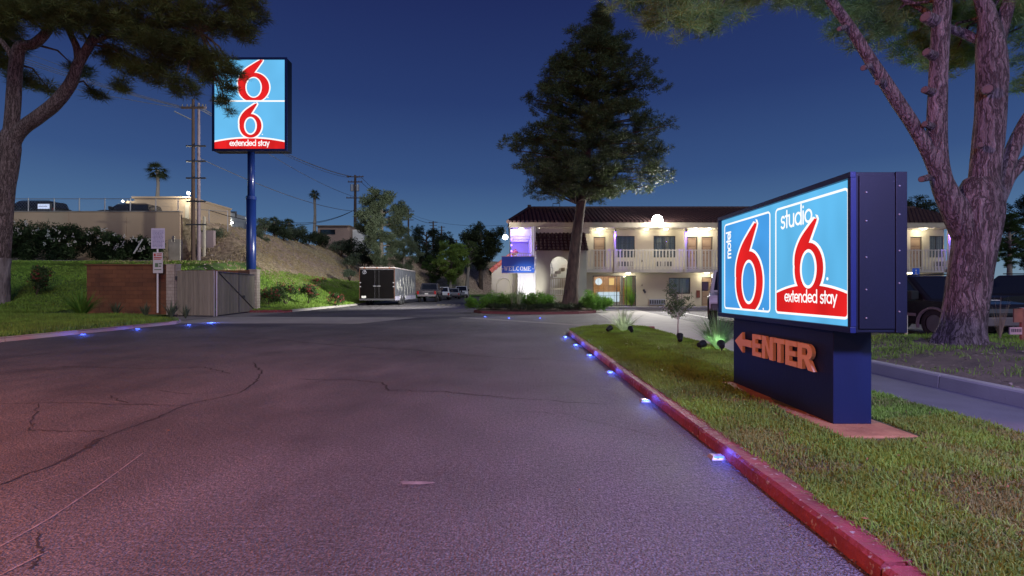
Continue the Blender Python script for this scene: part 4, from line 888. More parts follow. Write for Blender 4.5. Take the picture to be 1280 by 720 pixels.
# serif capitals drawn from strokes
def serif(word_, u0, v0, h, adv, t):
    out = []
    def st(a, b_, w2): 
        dx, dy = b_[0] - a[0], b_[1] - a[1]; l = math.hypot(dx, dy); nx, ny = -dy / l * w2 / 2, dx / l * w2 / 2; out.append([(a[0] + nx, a[1] + ny), (a[0] - nx, a[1] - ny), (b_[0] - nx, b_[1] - ny), (b_[0] + nx, b_[1] + ny)])
    for i, c in enumerate(word_):
        x = u0 + i * adv; W = adv * .74; y0, y1 = v0, v0 + h; sf = lambda cx, y: st((cx - t * 1.3, y), (cx + t * 1.3, y), t * .45)
        if c == 'W':
            for (p, q, k) in (((0, y1), (.27, y0), 1), ((.27, y0), (.5, y1), .5), ((.5, y1), (.75, y0), 1), ((.75, y0), (1.05, y1), .5)): st((x + p[0] * W - .1 * W, p[1]), (x + q[0] * W - .1 * W, q[1]), t * k)
            sf(x - .1 * W, y1); sf(x + .95 * W, y1)
        elif c in 'EL':
            st((x + t, y0), (x + t, y1), t); st((x, y0), (x + W, y0), t * .5); st((x + W, y0), (x + W, y0 + h * .25), t * .5); sf(x + t, y1)
            if c == 'E': st((x, y1), (x + W * .92, y1), t * .5); st((x + t, y0 + h * .52), (x + W * .7, y0 + h * .52), t * .5); st((x + W * .92, y1), (x + W * .92, y1 - h * .22), t * .5)
        elif c == 'O' or c == 'C':
            pts_ = arcp(x + W * .5, v0 + h / 2, W * .46, h * .48, 45 if c == 'C' else 0, 315 if c == 'C' else 360, 16)
            for p, q in zip(pts_[:-1], pts_[1:]): st(p, q, t * (.5 + .6 * abs(((p[0] + q[0]) / 2 - x - W / 2) / (W / 2))))
        elif c == 'M':
            st((x, y0), (x, y1), t * .6); st((x, y1), (x + W * .5, y0), t); st((x + W * .5, y0), (x + W, y1), t * .5); st((x + W, y0), (x + W, y1), t); sf(x, y0); sf(x + W, y0)
        elif c == '*': out.append(ell(x + W / 2, v0 + h / 2, t * .9, t * .9, 8))
    return out
layer('lettering', serif('WELCOME', -.80, -.35, .24, .236, .042) + [ell(-.92, -.24, .03, .03, 8), ell(.92, -.24, .03, .03, 8)], lambda u, v, o: (u, -.024 - o, v), 0, M('banner_white', (.95, .95, .92), .5, ns=3, amt=.1), wb)
# accessible parking sign by the railing on the right
ps = empty('accessible_parking_sign', at(1144, 400, 20) * 1.0, 'small blue accessible parking sign on a post before the railing', 'sign'); ps.location.z = 0
b = MB(); b.tube([(0, 0, 0), (0, 0, 2.1)], .025, 8); b.build('post', STEEL, ps)
b = MB(); b.box(-.15, .15, -.04, -.028, 1.66, 2.14); b.box(-.15, .15, -.04, -.028, 1.42, 1.62); b.build('sign_plate', M('sign_blue', (.02, .12, .60), .4, ns=3, amt=.1), ps)
wc = [ell(0, 2.05, .03, .03, 8)] + [[(-.02, 1.99), (.01, 1.99), (.01, 1.88), (-.02, 1.88)], [(.01, 1.90), (.07, 1.90), (.07, 1.88), (.01, 1.88)], [(.06, 1.90), (.10, 1.78), (.08, 1.78), (.045, 1.88)]] + [[(x * 1 - .01, z) for x, z in q] for q in [[(.07 * math.cos(R(a)) - .01, 1.83 + .07 * math.sin(R(a))), (.07 * math.cos(R(a + 22)) - .01, 1.83 + .07 * math.sin(R(a + 22))), (.052 * math.cos(R(a + 22)) - .01, 1.83 + .052 * math.sin(R(a + 22))), (.052 * math.cos(R(a)) - .01, 1.83 + .052 * math.sin(R(a)))] for a in range(120, 385, 22)]]
layer('wheelchair_symbol', wc, lambda u, v, o: (u, -.044 - o, v), 0, WHITE, ps)
# ================================================================ LEFT: enclosure, gates, signs
BRK = M('orange_brown_block', (.21, .085, .035), .85, col2=(.12, .05, .025), ns=1.0, bump=.5, bs=30, rnd=.16)
BRT = M('tan_block', (.46, .41, .33), .85, col2=(.34, .30, .24), ns=3, bump=.5, bs=30, rnd=.12)
MORT = M('mortar', (.10, .06, .045), .95, ns=5, amt=.3); MORT2 = M('pale_mortar', (.22, .19, .16), .95, ns=5, amt=.3)
enc = empty('block_enclosure', (-17.6, 24.5, .0), 'orange brown block enclosure wall with tan pillars beside the gates', 'enclosure')
def put(o, root): o.parent = root; o.matrix_parent_inverse = Matrix.Translation(-Vector(root.location)); return o
def blockwall(x0, x1, y0, y1, z0, z1, bw, bh, mat, face, mort, jit=.006):
    """core plus blocks proud of it on one face ('S' south, 'E' east)"""
    b = MB(); b.box(x0, x1, y0, y1, z0, z1); put(b.build('mortar_core', mort), enc)
    mb = MB(); g = .012
    if face == 'S': mb.box(g / 2, bw - g / 2, -.012, .02, g / 2, bh - g / 2)
    else: mb.box(-.02, .012, g / 2, bw - g / 2, g / 2, bh - g / 2)
    me = mb.mesh('block', mat); rows = int(round((z1 - z0) / bh)); Lw = (x1 - x0) if face == 'S' else (y1 - y0)
    for r in range(rows):
        off = -(bw / 2) * (r % 2); n = int(math.ceil((Lw - off) / bw))
        for i in range(n):
            s0 = off + i * bw; s1 = min(Lw, s0 + bw); s0c = max(0, s0)
            if s1 - s0c < .06: continue
            loc = (x0 + s0c, y0 - random.uniform(0, jit), z0 + r * bh) if face == 'S' else (x1 + random.uniform(0, jit), y0 + s0c, z0 + r * bh)
            o = link('block', me, None, loc, None, ((s1 - s0c) / bw, 1, 1) if face == 'S' else (1, (s1 - s0c) / bw, 1)); put(o, enc)
blockwall(-19.75, -16.02, 22.3, 22.5, .05, 2.37, .40, .193, BRK, 'S', MORT)
blockwall(-16.0, -15.62, 22.22, 22.62, 0, 2.40, .19, .15, BRT, 'S', MORT2)
blockwall(-15.62 - .38, -15.60, 22.25, 22.6, 0, 2.40, .19, .15, BRT, 'E', MORT2)
b = MB(); b.box(-19.75, -19.55, 22.52, 27.6, .05, 2.36); b.box(-19.54, -14.9, 27.4, 27.6, .05, 2.36); put(b.build('rear_wall', BRK), enc)
b = MB(); b.box(-15.35, -14.72, 26.9, 27.38, 0, 2.28); put(b.build('dark_return_wall', MORT), enc)
blockwall(-14.70, -14.34, 26.9, 27.3, 0, 2.34, .18, .15, BRT, 'S', MORT2)
blockwall(-14.9 + .2, -14.335, 26.92, 27.29, 0, 2.34, .19, .15, BRT, 'E', MORT2)
b = MB(); b.box(-19.8, -16.02, 22.24, 22.56, 2.372, 2.43); put(b.build('wall_cap', BRK), enc); b = MB(); b.box(-14.74, -14.30, 26.86, 27.34, 2.342, 2.39); b.box(-16.02, -15.58, 22.2, 22.64, 2.402, 2.44); put(b.build('pillar_cap', BRT), enc)
GB = M('weathered_gate_board', (.30, .275, .20), .8, col2=(.21, .19, .14), ns=5, stretch=(8, 8, .4), bump=.4, bs=20, rnd=.14, obj=False)
def gate(p0, p1, z0, z1, label, brace):
    p0, p1 = Vector(p0), Vector(p1); d = (p1 - p0); Lg = d.length; rz = math.atan2(d.y, d.x)
    g = empty('wooden_gate', (p0.x, p0.y, z0), label, 'gate', 'board gates of the enclosure', rz); h = z1 - z0
    b = MB(); b.tube([(0, 0, -.02), (0, 0, h)], .035, 8); b.tube([(Lg, 0, -.02), (Lg, 0, h)], .035, 8); b.tube([(0, 0, h - .02), (Lg, 0, h - .02)], .025, 6); b.tube([(0, 0, .05), (Lg, 0, .05)], .025, 6)
    b.build('steel_frame', STEEL, g)
    n = max(8, int(Lg / .14)); w_ = Lg / n
    for i in range(n):
        q = MB(); tz = random.uniform(-.02, .035); q.box(.008, w_ - .004, -.05 - random.uniform(0, .012), -.028, .03, h + tz - .02); q.build('gate_board', GB, g).location = (i * w_, 0, 0)
    if brace:
        b = MB(); b.tube([(.05, -.075, h - .06), (Lg - .05, -.075, .1)], .02, 6); b.tube([(Lg * .52, -.07, h), (Lg * .52, -.07, .05)], .025, 6); b.build('brace', DARK, g)
        b = MB(); b.tube([(0, -.07, h - .04), (Lg, -.07, h - .04)], .022, 6); b.build('top_rail', DARK, g)
        b = MB(); b.box(Lg * .62, Lg * .68, -.10, -.07, h * .38, h * .44); b.build('latch', DARK, g)
    else:
        b = MB(); b.box(-.06, .02, -.09, -.05, h * .8, h * .88); b.box(-.06, .02, -.09, -.05, h * .15, h * .22); b.build('hinge', DARK, g)
    return g
gate((-15.52, 22.30, 0), (-13.66, 22.02, 0), .03, 2.12, 'wider weathered board gate leaf beside the tan pillar', False)
gate((-13.60, 22.10, 0), (-14.42, 26.75, 0), .04, 2.10, 'receding board gate leaf with diagonal steel brace', True)
# parking sign
g0 = at(197, 391, 21.9); sg = empty('parking_rules_sign', tuple(g0), 'white post with two notice plates before the orange block wall', 'sign')
kY = F / g0.y
b = MB(); b.tube([(0, 0, 0), (0, 0, (391 - 290) / kY)], .035, 8); b.build('post', WHITE, sg)
def plate(x0, x1, y0, y1, mat, nm):
    q = MB(); q.box((x0 - 197) / kY, (x1 - 197) / kY, -.06, -.04, (391 - y1) / kY, (391 - y0) / kY); return q.build(nm, mat, sg, bevel=.01)
plate(190, 207, 285.5, 311, M('pale_notice', (.62, .60, .72), .45, ns=3, amt=.1), 'upper_plate'); plate(192.3, 204.5, 315.5, 341.5, M('notice_white', (.62, .60, .58), .5, ns=3, amt=.1), 'lower_plate')
u_ = lambda x: (x - 197) / kY; v_ = lambda y: (391 - y) / kY
lines = []
for i in range(13):   # illegible small print: broken rules of word-like marks
    x = 192; y = 288.5 + i * 1.65
    while x < 204.5:
        l = random.uniform(.6, 2.0); lines.append([(u_(x), v_(y + .75)), (u_(x + l), v_(y + .75)), (u_(x + l), v_(y)), (u_(x), v_(y))]); x += l + random.uniform(.4, .8)
layer('small_print', lines, lambda u, v, o: (u, -.064 - o, v), 0, M('print_blue', (.22, .22, .42), .5, ns=3), sg)
layer('red_heading', [[(u_(x0), v_(y1)), (u_(x1), v_(y1)), (u_(x1), v_(y0)), (u_(x0), v_(y0))] for x0, x1, y0, y1 in ((193.5, 196, 317, 320.5), (197, 203.6, 317, 318), (197, 203.2, 319, 320), (193.5, 203.5, 321.5, 322.8), (193.5, 202.5, 323.6, 324.6))], lambda u, v, o: (u, -.064 - o, v), 0, M('print_red', (.55, .07, .05), .5, ns=3), sg)
layer('tow_picture', [[(u_(195), v_(334)), (u_(199), v_(334)), (u_(199), v_(329)), (u_(195), v_(329))], [(u_(199.6), v_(330.5)), (u_(203.4), v_(330.5)), (u_(203.4), v_(329)), (u_(199.6), v_(329))], [(u_(199.6), v_(333.5)), (u_(202.8), v_(333.5)), (u_(202.8), v_(332)), (u_(199.6), v_(332))], [(u_(194), v_(337.6)), (u_(203), v_(337.6)), (u_(203), v_(336.6)), (u_(194), v_(336.6))]], lambda u, v, o: (u, -.064 - o, v), 0, M('print_green', (.12, .20, .10), .5, ns=3), sg)
# ---------------------------------------------------------------- retaining wall, fence, buildings on the terrace
WY = 38.0; KY = F / WY; X_ = lambda x, Y=WY: (x - 640) / F * Y; Z_ = lambda y, Y=WY: CAMZ + (HOR - y) / F * Y
TAN = M('tan_wall', (.50, .38, .26), .85, ns=.4, amt=.25, bump=.3, bs=20)
rw = empty('retaining_wall', (-33, WY, 3), 'long tan retaining wall above the oleander hedge', 'wall')
xs_ = [-60, X_(-60), X_(86) - .0, X_(158), X_(225)]
for i in range(4):
    b = MB(); b.box(xs_[i] + .015, xs_[i + 1] - .015, WY, WY + .3, 1.5, Z_(265)); put(b.build('wall_panel', TAN), rw)
b = MB(); b.box(-60, X_(225), WY - .05, WY + .35, Z_(265) + .003, Z_(265) + .08); put(b.build('wall_cap', M('cap_concrete', (.30, .28, .25), .85, ns=2)), rw)
st = empty('stepped_wall', (X_(228), WY + 1, 3), 'purplish side wall stepping down the slope by the utility poles', 'wall')
for i, (x0, x1, yt) in enumerate(((225.5, 240, 282), (240, 252, 289), (252, 262, 287))):
    b = MB(); b.box(X_(x0), X_(x1) - .01, WY + .5, WY + .8, 2, Z_(yt)); put(b.build('wall_panel', M('dusky_wall', (.33, .26, .27), .85, ns=1, amt=.3)), st)
for x0, x1, yt in ((224, 228, 301), (228, 232, 304), (232, 238, 301)):
    b = MB(); b.box(X_(x0), X_(x1), WY - 1.2, WY - .9, 2, Z_(yt)); put(b.build('wall_step', M('pale_block', (.45, .42, .36), .9, ns=2)), st)
for x0 in (221.5, 259.5):
    b = MB(); b.box(X_(x0), X_(x0) + .14, WY - .6, WY - .45, 2.5, Z_(272 if x0 > 230 else 296)); put(b.build('wall_pillar', CREAMW), st)
# chain link fence: posts, rails and wire mesh
def chainlink(name, xs, y, z0, h, label, skew=0.0):
    f = empty(name, (xs[0], y, z0), label, 'fence')
    pm_m = MB(); pm_m.tube([(0, 0, 0), (0, 0, h + .06)], .035, 6); pmesh = pm_m.mesh('fence_post', STEEL)
    for x in xs: put(link('fence_post', pmesh, None, (x, y + (x - xs[0]) * skew, z0)), f)
    b = MB(); e_ = (xs[-1], y + (xs[-1] - xs[0]) * skew); b.tube([(xs[0], y, z0 + h), (e_[0], e_[1], z0 + h)], .025, 6); put(b.build('top_rail', STEEL), f)
    b = MB(); Lx = xs[-1] - xs[0]; st_ = .22; n = int(Lx / st_)
    for i in range(n):
        for s_ in (1, -1):
            xa = xs[0] + i * st_; xb = xa + h * s_ * .9
            za, zb_ = z0, z0 + h
            if xb < xs[0] or xb > xs[-1]: continue
            ya, yb_ = y + (xa - xs[0]) * skew, y + (xb - xs[0]) * skew
            b.add([(xa, ya, za), (xa + .012, ya, za), (xb + .012, yb_, zb_), (xb, yb_, zb_)], [(0, 1, 2, 3)])
    o = put(b.build('wire_mesh', STEEL, fix=False), f); o['kind'] = 'stuff'
chainlink('chain_link_fence', [X_(x) for x in (-60, -28, 0, 33, 65.5, 97, 129, 161, 193, 221)], WY + .15, Z_(265) + .08, Z_(248) - Z_(265) - .08, 'chain link fence along the top of the tan retaining wall')
chainlink('chain_link_fence', [X_(x) for x in (223, 240, 259)], WY + 1.6, Z_(284), 1.7, 'chain link fence beside the stepped wall and utility poles', .5)
sheet('terrace_yard', [(-70, 38.35), (-27.2, 38.35), (-29, 45), (-30, 90), (-90, 90)], 7.28, CONC_D)
tb = empty('tan_box_building', (X_(203, 42), 43.5, 7.3), 'flat roofed tan building with a floodlight on the terrace', 'building')
Y2 = 42; b = MB(); b.box(X_(168, Y2), X_(238, Y2), Y2, Y2 + 6, 5, Z_(248, Y2)); put(b.build('wall', TAN), tb)
b = MB(); b.box(X_(166, Y2), X_(239, Y2), Y2 - .15, Y2 + 6.1, Z_(248, Y2), Z_(248, Y2) + .15); put(b.build('roof_edge', TAN), tb)
b = MB(); b.box(X_(154, Y2), X_(168, Y2) - .02, Y2 + .2, Y2 + 1.2, Z_(254, Y2), Z_(250.5, Y2)); put(b.build('canopy', TAN), tb)
b = MB(); b.box(X_(232, Y2), X_(238, Y2) - .1, Y2 - .05, Y2 - .02, Z_(290, Y2), Z_(256, Y2)); put(b.build('side_strip', CREAMW), tb)
def walllamp(x, y, Y, p, label, r=.13, col=(1, .95, .8), s=18):
    P = at(x, y, Y); o = empty('security_light', P, label, 'lamp', None)
    b = MB(); b.tube([(0, 0, r * math.sin(t)) for t in [-PI / 2 + i * PI / 6 for i in range(7)]], [r * math.cos(-PI / 2 + i * PI / 6) + .003 for i in range(7)], 10); b.build('bulb', E('security_glow', (1, .97, .85), s), o)
    b = MB(); b.box(-.05, .05, .05, .4, -.04, .06); b.build('bracket', DARK, o); lamp('security_beam', 'POINT', (P.x, P.y - .4, P.z), p, col, .15)
walllamp(235.5, 241.5, 41.6, 240, 'bright security light on top of the tan box building', .13)
walllamp(153.5, 251.5, 41.9, 60, 'small light under the canopy left of the tan box building', .08)
Y3 = 44
wbld = empty('white_long_building', (-24, 50, 7), 'long white building running back behind the utility poles', 'building')
fw = lambda x, Y, y: at(x, y, Y)
A0, A1 = fw(239, 44, 252), fw(312, 62, 272); B0, B1 = fw(239, 44, 300), fw(312, 62, 300); dv = Vector((-2.5, 4, 0))
b = MB(); b.add([B0, B1, A1, A0, B0 + dv, B1 + dv, A1 + dv, A0 + dv], [(0, 1, 2, 3), (3, 2, 6, 7), (1, 5, 6, 2), (0, 3, 7, 4), (4, 7, 6, 5), (0, 4, 5, 1)]); put(b.build('wall', M('pale_building_wall', (.42, .45, .46), .85, ns=1, amt=.2)), wbld)
b = MB()
for i, (x, Y) in enumerate(((262, 49.2), (292, 56.4))): p = fw(x, Y - .15, 268); b.box(p.x - .35, p.x + .35, p.y - .05, p.y + .05, p.z - .4, p.z + .35)
put(b.build('window', DARK), wbld)
walllamp(290.5, 278.5, 55, 160, 'bright yard light on the long white building', .10, (1, .95, .85))
walllamp(281, 276, 53, 90, 'yard light glowing among branches near the white building', .07)
pb_ = empty('beige_hill_house', at(418, 297, 75), 'flat roofed beige house with a dark window on the hilltop', 'house')
Y4 = 75; b = MB(); b.box(X_(397, Y4), X_(437, Y4), Y4, Y4 + 6, 6.5, Z_(283, Y4)); put(b.build('wall', M('salmon_wall', (.40, .28, .22), .85, ns=1, amt=.2)), pb_)
b = MB(); b.box(X_(396, Y4), X_(438, Y4), Y4 - .3, Y4 + 6.2, Z_(283, Y4) + .002, Z_(281.8, Y4)); put(b.build('roof', M('roof_edge_tan', (.30, .24, .18), .8, ns=1)), pb_)
b = MB(); b.box(X_(400.5, Y4), X_(419, Y4), Y4 - .06, Y4 - .01, Z_(293, Y4), Z_(287, Y4)); put(b.build('window', GLASSD), pb_)
b = MB(); b.box(X_(438, Y4), X_(452, Y4), Y4 + 1, Y4 + 5, 6.5, Z_(286, Y4)); put(b.build('side_wing', WHITE), pb_)
# cars parked on the terrace behind the fence, and a lit board
# ---------------------------------------------------------------- utility poles and wires
WOOD = M('pole_wood', (.10, .065, .05), .9, ns=6, amt=.5, stretch=(1, 1, .2))
def upole(name, x, y0, y1, Y, arms, label, r=.16, mat=WOOD, steps=None, trans=False):
    p = at(x, y0, Y); top = at(x, y1, Y); o = empty(name, p, label, 'utility pole', 'utility poles along the hill')
    h = top.z - p.z; b = MB(); b.tube([(0, 0, -.6), (0, 0, h)], [r * 1.25, r * .8], 10); b.build('shaft', mat, o)
    for ya, hw in arms:
        z = (y0 - ya) / F * Y; b = MB(); w_ = hw / F * Y; b.box(-w_, w_, -.12, .0, z - .07, z + .07); arm = b.build('crossarm', mat, o)
        b = MB()
        for k in (-.92, -.5, .5, .92): b.tube([(w_ * k, -.06, z + .07), (w_ * k, -.06, z + .26)], [.045, .03], 6)
        b.build('insulator', M('insulator_glass', (.12, .10, .09), .3, ns=3), arm)
    if trans:
        z = (y0 - 234.5) / F * Y
        for s_ in (-1, 1): b = MB(); b.tube([(s_ * .45, -.2, z - .6), (s_ * .45, -.2, z + .45)], .28, 12); b.build('transformer', STEEL, o)
    return o
TWIN = M('violet_grey_pole', (.30, .24, .27), .7, ns=3, amt=.4)
p1 = upole('utility_pole', 241.5, 322, 124, 36, [(135, 14), (150, 0.01)], 'weathered left pole of the tall pair behind the gates', .12, WOOD)
p2 = upole('utility_pole', 248.5, 322, 129, 36.6, [(135, 10)], 'pale right pole of the tall pair behind the gates', .11, TWIN)
b = MB()
for i, y in enumerate((183, 202, 223, 252, 281)):
    z = (322 - y) / F * 36; b = MB(); b.box(-.45, 1.0, -.16, -.04, z - .05, z + .05); b.build('step_arm', DARK, p1)
b = MB(); b.tube([(-.1, -.1, (322 - 150) / F * 36), (-1.2, -.3, (322 - 141) / F * 36)], .05, 6); b.build('brace', STEEL, p1)
upole('utility_pole', 444, 300, 219, 78, [(221, 10.5), (227.5, 9), (247.5, 11)], 'dark utility pole with transformers beside the beige house', .22, WOOD, trans=True)
upole('utility_pole', 510.5, 305, 261.5, 110, [(264, 7.5), (268, 6), (275, 6.5)], 'utility pole rising behind the grey green pine', .2)
upole('utility_pole', 541.5, 310, 276.5, 135, [(278, 5.5), (282, 4.5), (286, 4)], 'distant pole above the dark trees, left of its neighbour', .24)
upole('utility_pole', 552, 310, 282.5, 150, [(284, 4.5), (288, 3.5)], 'distant pole above the dark trees, right of its neighbour', .24)
upole('utility_pole', 570.5, 310, 299.5, 165, [(300.5, 3), (303, 2)], 'tiniest far pole above the bright green tree', .24)
WIRE = M('wire_aluminium', (.20, .21, .25), .5, ns=1); WIRED = M('dark_wire', (.02, .02, .025), .6, ns=1)
def wire(a, b_, sag, label, mat=WIRE, r=.012, group='overhead wires'):
    A_, B_ = at(*a), at(*b_); n = 14; P = [A_.lerp(B_, i / n) - Vector((0, 0, sag * 4 * (i / n) * (1 - i / n))) for i in range(n + 1)]
    q = MB(); q.tube(P, r, 4); q.build('power_line', mat, None, fix=False, label=label, cat='wire', group=group)
for (y0, dy, nn) in ((56, 0, 'second highest'), (59, 1, 'third highest'), (82, 2, 'lowest'), (52, -2, 'highest')): wire((-25, y0, 34), (228 + dy * 2, 134 + dy, 36), .25, 'overhead power line from the tall pole pair to the left edge, %s of four' % nn, r=.020)
wire((-25, 42, 34), (100, 90, 35), .1, 'short bright cable glimpsed through the top left pine branches', r=.016)
for (ya, xb, yb, nn) in ((133, 436, 222, 'to the left tip of its top arm'), (134, 446, 222, 'to the middle of its top arm'), (137, 454, 223, 'to the right tip of its top arm'), (135, 450, 248, 'to its lowest arm')): wire((250, ya, 36.6), (xb, yb, 78), .9, 'power line from pole pair to hilltop pole, ' + nn, r=.030)
wire((250, 198, 36.6), (444, 264, 78), .8, 'thick low cable from halfway up the pole pair to the hilltop pole shaft', r=.035)
wire((444, 262, 78), (330, 272, 70), 1.4, 'sagging service cable left of the hilltop pole', WIRED, .04)
wire((444, 262, 78), (235, 254, 42), 2.2, 'sagging service cable reaching the tan box building', WIRED, .03)
for q in (0, 1): wire((452, 222 + q * 6, 78), (510, 264 + q * 3, 110), .8, '%s power line between the hilltop pole and the next pole' % ('upper', 'lower')[q], WIRED, .04)
wire((510, 268, 110), (541, 279, 135), .5, 'power line between the two middle poles', WIRED, .05)
wire((514, 268, 110), (640, 281, 60), 1.0, 'long thin cable crossing from the middle pole to the motel gable', WIRED, .022)
# ================================================================ VEHICLES
TYRE = M('tyre_rubber', (.018, .018, .019), .8, ns=20, amt=.3); RIM = M('wheel_rim', (.22, .225, .24), .35, ns=5, amt=.1, metal=.7)
def paint(name, c, rough=.25): return M(name, c, rough, ns=2, amt=.1, coat=.6 if max(c) > .03 else .15, spec=.5 if max(c) > .03 else .35)
TAIL = M('tail_lens', (.30, .015, .015), .2, ns=3, amt=.2); HEADL = M('head_lens', (.55, .58, .62), .12, ns=3, amt=.1)
def wheel_mesh(r, w_):
    b = MB(); prof = [(-w_ / 2, r * .62), (-w_ / 2, r * .92), (-w_ * .40, r), (w_ * .40, r), (w_ / 2, r * .92), (w_ / 2, r * .62)]
    n = 26; vs = []; fs = []
    for i in range(n):
        a = 2 * PI * i / n
        for (x, rr) in prof: vs.append((rr * math.cos(a), x, rr * math.sin(a)))
    for i in range(n):
        for j in range(5): fs.append((i * 6 + j, i * 6 + j + 1, ((i + 1) % n) * 6 + j + 1, ((i + 1) % n) * 6 + j))
    t = MB().add(vs, fs).mesh('tyre', TYRE, True)
    b = MB(); b.tube([(0, -w_ * .38, 0), (0, w_ * .38, 0)], r * .63, 22)
    for k in range(5):
        a = 2 * PI * k / 5
        for s_ in (-1, 1):
            c, s2 = math.cos(a), math.sin(a); y = s_ * w_ * .44; q = r * .07
            b.add([(c * r * .1 - s2 * q, y, s2 * r * .1 + c * q), (c * r * .1 + s2 * q, y, s2 * r * .1 - c * q), (c * r * .6 + s2 * q, y, s2 * r * .6 - c * q), (c * r * .6 - s2 * q, y, s2 * r * .6 + c * q)], [(0, 1, 2, 3)])
    return t, b.mesh('rim', RIM)
def vehicle(name, label, cat, loc, rz, kind, L_, W_, H_, wr, wb_, body, group=None, glass=GLASSD, clear=.32, fender=None):
    """x forward, origin under the centre"""
    v = empty(name, loc, label, cat, group, rz); hw = W_ / 2; hl = L_ / 2; zc = clear; belt = H_ * (.58 if kind != 'pickup' else .60); bon = H_ * .56
    xf, xb = wb_ / 2 + L_ * .02, -wb_ / 2 + L_ * .02; ra = wr * 1.16
    def archp(cx): return [(cx - ra * math.cos(t), wr * .95 + ra * math.sin(t) * .98) for t in [-.28 + i * (PI + .56) / 12 for i in range(13)]]
    # lower body profile in (x,z), with arches cut out
    low = [(-hl + .02, zc + .12)] + [(xb - ra - .02, zc)] + [(x, z) for x, z in archp(xb) if z > zc] + [(xb + ra + .02, zc), (xf - ra - .02, zc)] + [(x, z) for x, z in archp(xf) if z > zc] + [(xf + ra + .02, zc + .02), (hl - .05, zc + .10), (hl, zc + .30), (hl - .01, bon - .18), (hl - .10, bon - .04), (hl - .5, bon + .02)]
    cab = {'suv': (-.48, -.44, .13, .29), 'pickup': (-.14, -.10, .13, .28), 'van': (-.48, -.46, .22, .38)}[kind]  # rear base, rear top, front top, front base (fraction of L)
    low += [(cab[3] * L_, belt)] + ([(cab[0] * L_, belt), (cab[0] * L_ - .02, belt - .02), (-hl + .01, belt - .03)] if kind == 'pickup' else [(-hl + .03, belt)]) + [(-hl, zc + .5)]
    b = MB(); b.prism(low, lambda x, z, y: (x, -hw + y, z), W_); bo = b.build('body', body, v, bevel=.05)
    # greenhouse, tapered
    t = W_ * .085; x0, x1, x2, x3 = [c * L_ for c in cab]; zt_ = H_ - .03
    P = [(x0, -hw + .03, belt - .02), (x3, -hw + .03, belt - .02), (x3, hw - .03, belt - .02), (x0, hw - .03, belt - .02), (x1, -hw + t, zt_), (x2, -hw + t, zt_), (x2, hw - t, zt_), (x1, hw - t, zt_)]
    b = MB(); b.add(P, [(0, 1, 5, 4), (1, 2, 6, 5), (2, 3, 7, 6), (3, 0, 4, 7), (4, 5, 6, 7)]); b.build('cabin', body, v, bevel=.05)
    def pane(nm, a, b_, c, d, s0, s1, u0, u1, mat):
        """patch of the quad a,b,c,d pushed out"""
        a, b_, c, d = map(Vector, (a, b_, c, d)); nrm = (b_ - a).cross(d - a).normalized()
        f = lambda s_, t_: (a.lerp(b_, s_)).lerp(d.lerp(c, s_), t_)
        pts_ = [f(s0, u0), f(s1, u0), f(s1, u1), f(s0, u1)]; q = MB(); q.add([p - nrm * .01 for p in pts_] + [p + nrm * .012 for p in pts_], [(4, 5, 6, 7), (0, 1, 5, 4), (1, 2, 6, 5), (2, 3, 7, 6), (3, 0, 4, 7)]); q.build(nm, mat, v)
    nwin = 3 if kind != 'pickup' else 2
    for i in range(nwin):
        s0, s1 = (i + .06) / nwin + (.02 if i == 0 else 0), (i + .94) / nwin - (.03 if i == nwin - 1 else 0)
        pane('side_window', P[0], P[1], P[5], P[4], s0, s1, .14, .84, glass); pane('side_window', P[2], P[3], P[7], P[6], 1 - s1, 1 - s0, .14, .84, glass)
    pane('windscreen', P[1], P[2], P[6], P[5], .06, .94, .08, .90, glass); pane('rear_window', P[3], P[0], P[4], P[7], .08, .92, .15, .85, glass)
    for s_ in (-1, 1):
        b = MB(); b.box(hl - .20, hl - .02, s_ * (hw - .28) - .20, s_ * (hw - .28) + .20, bon - .30, bon - .12); b.build('headlight', HEADL, v, bevel=.02)
        b = MB(); b.box(-hl - .012, -hl + .08, s_ * (hw - .13) - .10, s_ * (hw - .13) + .10, belt - .42, belt - .06); b.build('taillight', TAIL, v, bevel=.01)
        b = MB(); b.box(x3 - .45, x3 - .25, s_ * (hw + .12) - .11, s_ * (hw + .12) + .11, belt + .02, belt + .26 * (1.3 if kind == 'pickup' else 1)); b.box(x3 - .38, x3 - .34, min(s_ * hw, s_ * (hw + .1)), max(s_ * hw, s_ * (hw + .1)), belt + .06, belt + .1); b.build('mirror', BLACK, v, bevel=.03)
        for k in range(nwin - (1 if kind == 'suv' else 0)):
            xx = x3 - .55 - (k * L_ * .2) - L_ * .12; b = MB(); b.box(xx, xx + .16, s_ * (hw + .012) - .01, s_ * (hw + .012) + .01, belt - .16, belt - .12); b.build('door_handle', RIM if kind != 'van' else BLACK, v)
        b = MB(); b.box(xb + ra + .05, xf - ra - .05, s_ * (hw + .006) - .008, s_ * (hw + .006) + .008, zc + .22, zc + .30); b.build('side_trim', fender or BLACK, v)
        for cx in (xf, xb):
            ap = [p for p in archp(cx)]; b = MB(); q = [(x, s_ * (hw + .008), z) for x, z in ap]; b.tube(q, .038, 5); b.build('wheel_arch', fender or BLACK, v)
    b = MB(); b.box(hl - .015, hl + .06, -hw + .05, hw - .05, zc + .04, zc + .26); b.build('front_bumper', fender or DARK, v, bevel=.03)
    b = MB(); b.box(-hl - .08, -hl + .03, -hw + .05, hw - .05, zc + .06, zc + .28); b.build('rear_bumper', RIM if kind == 'pickup' else (fender or DARK), v, bevel=.03)
    b = MB(); b.box(-hl - .022, -hl - .0, -.17, .17, belt - .42, belt - .26); b.build('licence_plate', M('plate_white', (.55, .55, .52), .5, ns=4, amt=.1), v)
